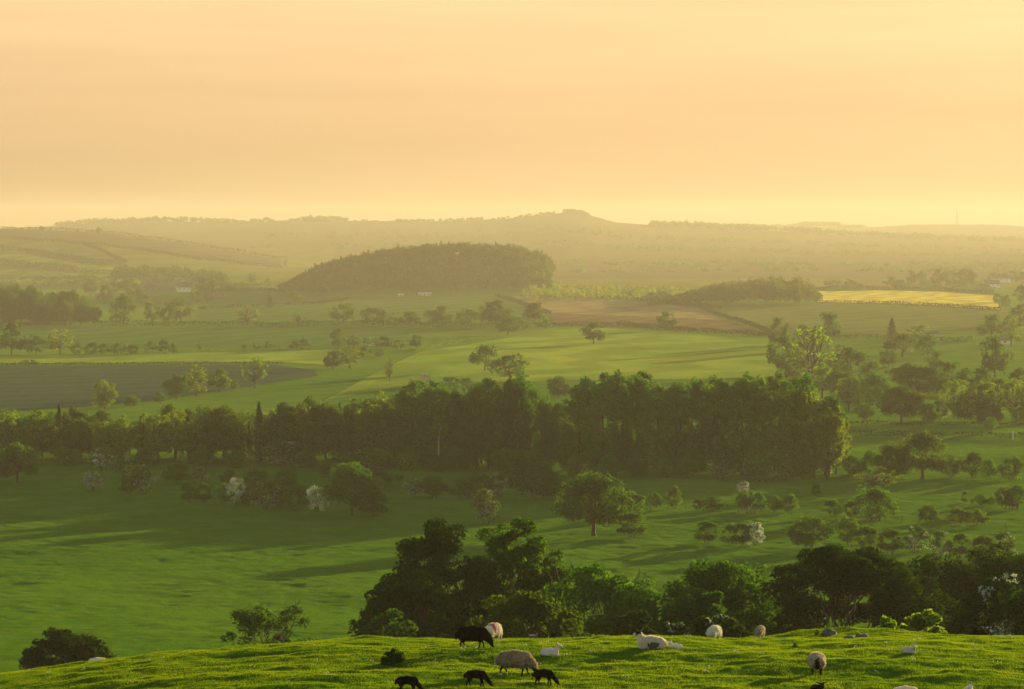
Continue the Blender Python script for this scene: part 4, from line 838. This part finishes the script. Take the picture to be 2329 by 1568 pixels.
# ------------------------------------------------------------------ animals: one continuous surface each
def sdf_mesh(caps, vox, k=.05, rough=0.0, seed=0):
    """caps: (p0, p1, r0, r1, material). Smooth union of tapered limbs, surfaced as one skin."""
    A = np.array([c[0] for c in caps], float); B = np.array([c[1] for c in caps], float); r0 = np.array([c[2] for c in caps]); r1 = np.array([c[3] for c in caps])
    mr = max(r0.max(), r1.max()); lo = np.minimum(A, B).min(0) - mr * 1.25 - 2 * vox; hi = np.maximum(A, B).max(0) + mr * 1.25 + 2 * vox
    n = np.ceil((hi - lo) / vox).astype(int) + 1
    G = np.stack(np.meshgrid(*[lo[i] + np.arange(n[i]) * vox for i in range(3)], indexing='ij'), -1)
    def dist(P, c): 
        a, b_ = A[c], B[c]; ab = b_ - a; t = np.clip(((P - a) @ ab) / (ab @ ab + 1e-9), 0, 1)
        return np.linalg.norm(P - (a + t[..., None] * ab), axis=-1) - (r0[c] + (r1[c] - r0[c]) * t)
    f = None
    for c in range(len(caps)):
        d = dist(G, c)
        if f is None: f = d
        else:
            kk = k if min(r0[c], r1[c]) > .035 else k * .45
            h = np.clip(.5 + .5 * (f - d) / kk, 0, 1); f = f * (1 - h) + d * h - kk * h * (1 - h)
    if rough: f = f + rough * (np.sin(G[..., 0] * 31 + seed) * np.sin(G[..., 1] * 37 + 1) * np.sin(G[..., 2] * 29 + 2) + .6 * np.sin(G[..., 0] * 67) * np.sin(G[..., 2] * 59 + seed) * np.sin(G[..., 1] * 71))* (f > -.2)
    s = f < 0; cn = np.zeros(tuple(n - 1), int); acc = np.zeros(tuple(n - 1) + (3,))
    sl = lambda o: tuple(slice(o[i], n[i] - 1 + o[i]) for i in range(3))
    corners = [(i, j, l) for i in (0, 1) for j in (0, 1) for l in (0, 1)]
    for a in corners:
        for ax in range(3):
            if a[ax] == 0:
                b_ = list(a); b_[ax] = 1; fa, fb = f[sl(a)], f[sl(b_)]; x = (fa < 0) != (fb < 0)
                t = np.where(x, fa / (fa - fb + 1e-12), 0)
                pos = np.zeros(x.shape + (3,)); pos[...] = a; pos[..., ax] = t
                acc += pos * x[..., None]; cn += x
    act = cn > 0; idn = -np.ones(cn.shape, int); idn[act] = np.arange(act.sum())
    ijk = np.argwhere(act); V = lo + (ijk + acc[act] / cn[act][:, None]) * vox
    Q = []
    for ax in range(3):
        o1, o2 = [(1, 2), (2, 0), (0, 1)][ax]
        a = [slice(1, n[i] - 1) for i in range(3)]; a[ax] = slice(0, n[ax] - 1); b_ = list(a); b_[ax] = slice(1, n[ax])
        x = s[tuple(a)] != s[tuple(b_)]; flip = s[tuple(a)][x]; base = np.argwhere(x) + np.array([0 if i == ax else 1 for i in range(3)])
        def idx(d1, d2): q = base.copy(); q[:, o1] -= d1; q[:, o2] -= d2; return idn[q[:, 0], q[:, 1], q[:, 2]]
        q = np.stack([idx(1, 1), idx(0, 1), idx(0, 0), idx(1, 0)], 1); q[~flip] = q[~flip][:, ::-1]; Q.append(q)
    F = np.concatenate(Q)
    C = V[F].mean(1); D = np.stack([dist(C, c) for c in range(len(caps))], 1); mi = np.array([c[4] for c in caps])[D.argmin(1)]
    return V, F, mi
def mir(c): return [c, (tuple(np.array(c[0]) * [1, -1, 1]), tuple(np.array(c[1]) * [1, -1, 1]), *c[2:])]
def ewe(pose, step=(0, 0, 0, 0), headturn=0.0):
    # material slots: 0 fleece, 1 face, 2 leg, 3 foot, 4 ear
    c = []
    if pose == 'graze':
        c += [((-.40, 0, .60), (0, 0, .645), .225, .245, 0), ((0, 0, .645), (.36, 0, .61), .245, .22, 0), ((-.25, 0, .53), (.22, 0, .52), .235, .23, 0), ((-.44, 0, .55), (-.40, 0, .45), .20, .17, 0)]
        c += [((.36, 0, .63), (.56, headturn * .3, .46), .20, .165, 0), ((.56, headturn * .3, .46), (.68, headturn * .7, .33), .15, .11, 0)]
        hx, hy = .69, headturn * .8
        c += [((hx - .02, hy, .31), (hx + .03, hy, .22), .088, .085, 1), ((hx + .03, hy, .22), (hx + .10, hy + headturn * .1, .085), .078, .048, 1)]
        c += [((hx - .02, hy + .08, .30), (hx - .07, hy + .19, .275), .028, .018, 4), ((hx - .02, hy - .08, .30), (hx - .07, hy - .19, .275), .028, .018, 4)]
        for i, sgn in enumerate((-1, 1)):
            s1, s2 = step[i], step[2 + i]; y = sgn * .125
            c += [((-.40, y, .50), (-.35 + s1 * .3, y, .38), .145, .085, 0), ((-.35 + s1 * .3, y, .38), (-.47 + s1 * .7, y, .22), .058, .036, 2), ((-.47 + s1 * .7, y, .22), (-.45 + s1, y, .09), .033, .028, 2), ((-.45 + s1, y, .09), (-.445 + s1, y, .01), .028, .030, 3), ((-.445 + s1, y, .012), (-.40 + s1, y, .0), .032, .024, 3)]
            c += [((.30, y * .95, .46), (.31 + s2 * .2, y, .33), .11, .062, 0), ((.31 + s2 * .2, y, .33), (.315 + s2 * .65, y, .19), .042, .034, 2), ((.315 + s2 * .65, y, .19), (.30 + s2, y, .03), .032, .027, 2), ((.30 + s2, y, .012), (.345 + s2, y, .0), .032, .024, 2)]
        c += [((-.60, 0, .62), (-.68, 0, .54), .055, .05, 0), ((-.68, 0, .54), (-.67, 0, .40), .05, .045, 0)]
    else:                                                # lying with the head raised
        c += [((-.38, 0, .24), (.0, 0, .29), .235, .255, 0), ((0, 0, .29), (.36, 0, .27), .255, .235, 0), ((-.40, .06, .15), (.30, .05, .13), .19, .19, 0), ((-.40, -.06, .15), (.30, -.05, .13), .19, .19, 0)]
    if pose == 'sleep':
        c += [((.38, 0, .26), (.52, .1, .20), .17, .12, 0), ((.54, .12, .17), (.62, .16, .12), .085, .075, 1), ((.62, .16, .12), (.72, .2, .07), .07, .05, 3), ((.53, .04, .21), (.5, -.07, .20), .03, .018, 4), ((.53, .2, .21), (.5, .3, .20), .03, .018, 4)]
    if pose == 'lie':
        c += [((.38, 0, .34), (.50, headturn * .2, .52), .19, .125, 0), ((.50, headturn * .2, .52), (.53, headturn * .3, .62), .12, .10, 0)]
        c += [((.54, headturn * .35, .66), (.63, headturn * .45, .655), .088, .08, 1), ((.63, headturn * .45, .65), (.76, headturn * .6, .605), .074, .050, 3)]
        c += [((.50, headturn * .3 + .08, .69), (.44, headturn * .3 + .20, .68), .03, .018, 4), ((.50, headturn * .3 - .08, .69), (.44, headturn * .3 - .20, .68), .03, .018, 4)]
    if pose != 'graze':
        for sgn in (-1, 1):
            c += [((.34, sgn * .15, .12), (.52, sgn * .12, .05), .075, .045, 2), ((.52, sgn * .12, .045), (.36, sgn * .17, .03), .038, .03, 2), ((-.30, sgn * .2, .12), (-.10, sgn * .25, .04), .10, .045, 0), ((-.10, sgn * .25, .04), (-.28, sgn * .28, .03), .036, .028, 2)]
        c += [((-.60, 0, .25), (-.66, 0, .12), .055, .045, 0)]
    return c
def lamb(pose, step=(0, 0, 0, 0), headturn=0.0):
    c = []
    if pose in ('graze', 'stand'):
        c += [((-.22, 0, .40), (.0, 0, .42), .128, .13, 0), ((0, 0, .42), (.19, 0, .40), .13, .125, 0), ((-.23, 0, .37), (-.2, 0, .30), .12, .09, 0), ((.17, 0, .37), (.18, 0, .33), .12, .10, 0)]
        if pose == 'graze':
            c += [((.22, 0, .43), (.36, headturn * .4, .26), .095, .062, 0), ((.36, headturn * .4, .26), (.42, headturn * .6, .18), .062, .058, 0)]
            hx, hy, hz = .43, headturn * .6, .16
            c += [((hx - .01, hy, hz + .03), (hx + .03, hy, hz - .02), .064, .060, 1), ((hx + .03, hy, hz - .02), (hx + .085, hy, hz - .10), .055, .036, 1)]
            c += [((hx - .01, hy + .05, hz + .06), (hx + .04, hy + .15, hz + .085), .022, .012, 4), ((hx - .01, hy - .05, hz + .06), (hx + .04, hy - .15, hz + .085), .022, .012, 4)]
        else:
            c += [((.22, 0, .45), (.33, headturn * .3, .58), .085, .06, 0)]
            hx, hy, hz = .35, headturn * .35, .62
            c += [((hx, hy, hz), (hx + .06, hy + headturn * .1, hz), .064, .058, 1), ((hx + .06, hy + headturn * .1, hz - .005), (hx + .14, hy + headturn * .2, hz - .04), .054, .036, 1)]
            c += [((hx - .02, hy + .05, hz + .045), (hx - .03, hy + .155, hz + .075), .024, .012, 4), ((hx - .02, hy - .05, hz + .045), (hx - .03, hy - .155, hz + .075), .024, .012, 4)]
        for i, sgn in enumerate((-1, 1)):
            s1, s2 = step[i], step[2 + i]; y = sgn * .075
            c += [((-.22, y, .33), (-.19 + s1 * .3, y, .24), .075, .05, 0), ((-.19 + s1 * .3, y, .24), (-.255 + s1 * .7, y, .14), .036, .026, 2), ((-.255 + s1 * .7, y, .14), (-.24 + s1, y, .01), .024, .022, 2), ((-.24 + s1, y, .01), (-.205 + s1, y, .0), .024, .018, 2)]
            c += [((.17, y, .32), (.175 + s2 * .3, y, .22), .058, .036, 0), ((.175 + s2 * .3, y, .22), (.175 + s2, y, .01), .030, .022, 2), ((.175 + s2, y, .01), (.21 + s2, y, .0), .024, .018, 2)]
        c += [((-.33, 0, .44), (-.385, 0, .38), .032, .026, 0), ((-.385, 0, .38), (-.385, 0, .28), .026, .022, 0)]
    else:
        c += [((-.22, 0, .12), (.0, 0, .145), .125, .13, 0), ((0, 0, .145), (.18, 0, .14), .13, .12, 0), ((-.22, .04, .07), (.16, .03, .06), .09, .09, 0), ((-.22, -.04, .07), (.16, -.03, .06), .09, .09, 0)]
        c += [((.19, 0, .18), (.27, headturn * .2, .32), .085, .06, 0)]
        hx, hy, hz = .285, headturn * .25, .35
        ca, sa = math.cos(headturn * 1.6), math.sin(headturn * 1.6)
        c += [((hx, hy, hz), (hx + .06 * ca, hy + .06 * sa, hz), .062, .056, 1), ((hx + .06 * ca, hy + .06 * sa, hz - .005), (hx + .13 * ca, hy + .13 * sa, hz - .035), .052, .034, 1)]
        for sg in (-1, 1): c += [((hx - .02 * ca - sg * .045 * sa, hy - .02 * sa + sg * .045 * ca, hz + .045), (hx - .05 * ca - sg * .10 * sa, hy - .05 * sa + sg * .10 * ca, hz + .125), .028, .014, 4)]
        for sgn in (-1, 1): c += [((.17, sgn * .08, .06), (.29, sgn * .07, .03), .04, .026, 2), ((.29, sgn * .07, .025), (.19, sgn * .10, .02), .022, .018, 2), ((-.18, sgn * .11, .06), (-.04, sgn * .14, .025), .06, .028, 0)]
        c += [((-.34, 0, .13), (-.38, 0, .05), .032, .024, 0)]
    return c
SPEC = {}
def animal(name, label, cat, px, py, heading, caps, mats, scale=1.0, vox=.02, k=.05, fuzz=(3000, .045), rough=.004, group='flock on the foreground pasture', Y=None, sink=.0, mark=None, wide=1.0):
    """mats: material for slots fleece, face, leg, foot, ear"""
    p = at(px, Y) if Y else fg(px, py)
    key = repr((caps, vox, rough))
    if key not in SPEC: SPEC[key] = sdf_mesh(caps, vox, k, rough)
    V, F, mi = SPEC[key]; V = V * scale * np.array([1, wide, 1])
    mats = [M[m] for m in mats]; mi = mi.copy(); C = V[F].mean(1) / scale / np.array([1, wide, 1])
    if mark is not None:
        for (mname, fn) in mark: mats.append(M[mname]); mi[(mi == 0) & fn(C)] = len(mats) - 1
    t = obj(name, mesh_np(name + '_body', V, F, mats, mi, True), None, label, cat, group, None, p - Vector((0, 0, sink)))
    t.rotation_euler = (0, 0, R(heading))
    if fuzz[0]:
        r = np.random.default_rng(int(px)); fl = np.where((mi == 0) | (mi > 4))[0]
        nrm = np.cross(V[F[:, 2]] - V[F[:, 0]], V[F[:, 3]] - V[F[:, 1]]); nrm /= np.linalg.norm(nrm, axis=1)[:, None] + 1e-9
        s = r.choice(fl, fuzz[0]); w = r.dirichlet((1, 1, 1, 1), fuzz[0]); P = (V[F[s]] * w[..., None]).sum(1); N = nrm[s] + unit(fuzz[0], r) * .5 + np.array([0, 0, -.45]); N /= np.linalg.norm(N, axis=1)[:, None]
        Ls = (fuzz[1] * scale * r.uniform(.4, 1.2, fuzz[0]))[:, None]; sd = np.cross(N, unit(fuzz[0], r)); sd /= np.linalg.norm(sd, axis=1)[:, None] + 1e-9; wd = .011 * scale
        VV = np.stack([P - sd * wd, P + sd * wd, P + N * Ls], 1).reshape(-1, 3)
        obj('fleece', mesh_np('fleece', VV, np.arange(len(VV)).reshape(-1, 3), mats, mi[s]), t)
    return t
BR = ('fl_brown', 'sk_black', 'sk_black', 'sk_black', 'sk_black'); BK = ('fl_black', 'sk_black', 'sk_black', 'sk_black', 'sk_black')
GR = ('fl_grey', 'sk_black', 'sk_black', 'sk_white', 'sk_black'); WH = ('fl_white', 'sk_white', 'sk_white', 'sk_white', 'sk_white'); LW = ('fl_lamb', 'sk_white', 'sk_white', 'sk_white', 'sk_pink'); LE = ('fl_white', 'sk_black', 'sk_white', 'sk_white', 'sk_black')
animal('sheep', 'dark brown ewe grazing in profile on the crest, facing right', 'sheep', 1076, 1475, -4, ewe('graze', (-.03, .10, -.06, .12)), ('fl_brown', 'sk_black', 'sk_black', 'sk_white', 'sk_black'), 0.780)
animal('sheep', 'white sheep with red marks on its fleece, standing behind the dark brown ewe', 'sheep', 1121, 1461, 62, ewe('graze', (0, .05, 0, .05)), WH, 0.700, mark=[('raddle', lambda C: (C[:, 2] > .50) & ((np.minimum(np.hypot((C[:, 0] + .22) / .13, (C[:, 1] + .12) / .26), np.hypot((C[:, 0] - .12) / .09, (C[:, 1] + .12) / .24)) + 1.1 * vnoise(C[:, 0] * 16 + 3, C[:, 1] * 16 + 7)) < .95))])
animal('sheep', 'grey-cream shaggy ewe grazing in profile, biggest of the flock', 'sheep', 1172, 1535, -6, ewe('graze', (-.08, .12, -.05, .16)), GR, 0.770, fuzz=(5200, .075), rough=.007)
animal('lamb', 'black lamb grazing at the bottom edge, leftmost of the black lambs', 'lamb', 927, 1577, -6, lamb('graze', (0, .04, .02, .06)), BK, 0.830, .014, .035, (1500, .018), .001)
animal('lamb', 'black lamb grazing below the brown ewe, middle of the black lambs', 'lamb', 1083, 1563, -4, lamb('graze', (-.07, .05, -.02, .05)), BK, 0.840, .014, .035, (1500, .018), .001)
animal('lamb', 'black lamb grazing in front of the shaggy ewe, rightmost of the black lambs', 'lamb', 1237, 1560, -8, lamb('graze', (-.03, .10, -.03, .07)), BK, 0.800, .014, .035, (1500, .018), .001)
animal('lamb', 'white lamb lying right of the shaggy ewe with its head up', 'lamb', 1252, 1491, -2, lamb('lie'), LW, 0.840, .014, .035, (1200, .012), .001)
animal('sheep', 'white ewe with black and white face lying on the crest, facing left', 'sheep', 1482, 1476, 176, ewe('lie'), LE, 0.720, fuzz=(4000, .07), rough=.007, mark=[('smudge', lambda C: (np.hypot((C[:, 0] + .05) / .30, (C[:, 2] - .20) / .20) + .9 * vnoise(C[:, 0] * 14 + 3, C[:, 2] * 14 + C[:, 1] * 9 + 7)) < .85)])
animal('lamb', 'white lamb lying close behind the white ewe on the crest, facing left', 'lamb', 1537, 1476, 172, lamb('lie', headturn=-.3), LW, 0.600, .014, .035, (900, .012), .001)
animal('sheep', 'pale sheep whose rounded rump shows over the crest, between the lying ewe and standing sheep', 'sheep', 1628, 1466, 60, ewe('graze'), ('fl_white', 'sk_white', 'sk_white', 'sk_white', 'sk_white'), 0.700, Y=84.0, sink=.0)
animal('sheep', 'pale sheep seen from behind on the crest, head hidden, left of the mound', 'sheep', 1733, 1462, 66, ewe('graze', (.02, -.05, .04, .06)), ('fl_grey', 'sk_white', 'sk_white', 'sk_white', 'sk_white'), 0.520, Y=79.0, sink=.02)
animal('sheep', 'round cream sheep seen from behind with a dark rump, alone on the right', 'sheep', 1857, 1533, 84, ewe('graze', (0, .05, .02, .08), -.22), GR[:3] + ('sk_black', 'sk_black'), 0.680, wide=1.38, fuzz=(4200, .06), mark=[('fl_brown', lambda C: (C[:, 0] < -.40) & (np.hypot(C[:, 1] / .11, (C[:, 2] - .50) / .24) + .9 * vnoise(C[:, 1] * 18 + 3, C[:, 2] * 18 + 5) < .9))])
animal('lamb', 'white lamb lying alone with pricked ears, right of the cream rear-view sheep', 'lamb', 2068, 1485, -20, lamb('lie', headturn=-.75), LW, 0.660, .014, .035, (1200, .012), .001)
animal('sheep', 'dark brown sheep lying low behind the crest at the right', 'sheep', 2238, 1455, 125, ewe('lie'), ('fl_brown', 'sk_black', 'sk_black', 'sk_black', 'sk_black'), 0.560, Y=83.0, sink=.0)
animal('sheep', 'white sheep cut off by the right edge behind the crest', 'sheep', 2334, 1449, 160, ewe('sleep'), WH, 0.550, Y=82.5, sink=.10)
animal('lamb', 'black lamb at the bottom edge with only its head and ears showing', 'lamb', 1866, 1600, -80, lamb('stand'), BK, 0.930, .014, .035, (900, .015), .001, Y=59.3, sink=.02)
animal('sheep', 'white sheep at the bottom edge with only its back showing', 'sheep', 2068, 1600, 5, ewe('graze'), WH, 0.560, Y=58.9, sink=.04)
animal('lamb', 'white lamb at the bottom edge with only its head and pink ears showing', 'lamb', 2213, 1600, -95, lamb('stand'), LW, 0.860, .014, .035, (900, .012), .001, Y=59.1, sink=.02)
animal('sheep', 'white sheep lying behind the crest at the far left, only its back showing', 'sheep', 214, 1515, 10, ewe('sleep'), WH, 0.550, Y=81.0, sink=.0)
# horse far off on the right meadow
hc = [((-.55, 0, 1.18), (0, 0, 1.15), .30, .29, 0), ((0, 0, 1.15), (.5, 0, 1.16), .29, .28, 0), ((.55, 0, 1.25), (1.0, 0, 1.0), .22, .15, 0), ((1.0, 0, 1.0), (1.2, 0, .55), .13, .09, 0), ((-.8, 0, 1.15), (-.95, 0, .6), .07, .05, 0)]
for sgn in (-1, 1): hc += [((-.6, sgn * .17, 1.0), (-.5, sgn * .17, .75), .19, .10, 0), ((-.5, sgn * .17, .75), (-.72, sgn * .17, .5), .09, .06, 0), ((-.72, sgn * .17, .5), (-.66, sgn * .17, .04), .055, .05, 0), ((.5, sgn * .16, .95), (.52, sgn * .16, .55), .13, .065, 0), ((.52, sgn * .16, .55), (.5, sgn * .16, .04), .06, .05, 0)]
V, F, mi = sdf_mesh(hc, .05, .08)
p = ground(2308, 1162); t = obj('horse', mesh_np('horse', V, F, [M['bay']], None, True), None, 'dark brown horse grazing beside the leaning thorns on the right meadow', 'horse', None, None, p); t.rotation_euler = (0, 0, R(185))
# a bird over the valley
rx, ry, rz = ray(1285, 547); tt = 700 / ry; b = Bag(); rr = np.random.default_rng(1)
hv = [((-.16, 0, 0), (.10, 0, 0), .05, .06, 0), ((.10, 0, 0), (.2, 0, .02), .05, .03, 0), ((-.16, 0, 0), (-.34, 0, -.01), .04, .015, 0)]
for sgn in (-1, 1): hv += [((.03, sgn * .05, .02), (.05, sgn * .28, .13), .035, .028, 0), ((.05, sgn * .28, .13), (-.04, sgn * .52, .08), .028, .010, 0)]
V, F, mi = sdf_mesh(hv, .014, .03)
o = obj('bird', mesh_np('bird', V, F, [M['sk_black']], None, True), None, 'tiny dark bird flying before the far ridge', 'bird', None, None, (tt * rx, 700, tt * rz)); o.rotation_euler = (0, 0, R(200))

# ------------------------------------------------------------------ evening haze in the valley air
b = Bag(); x0, x1, y0, y1, z0, z1 = -6000, 6000, -60, 10400, -79.0, 96.0
b.box(((x0 + x1) / 2, (y0 + y1) / 2, (z0 + z1) / 2), (x1 - x0, y1 - y0, z1 - z0))
m, n, l, out = newmat('haze_air'); v = n.new('ShaderNodeVolumePrincipled'); v.inputs['Density'].default_value = HAZE_DENSITY; v.inputs['Color'].default_value = HAZE_COLOR; v.inputs['Anisotropy'].default_value = HAZE_ANISO
l.new(v.outputs[0], out.inputs['Volume'])
obj('haze', b.mesh('haze', [m]), kind='stuff')
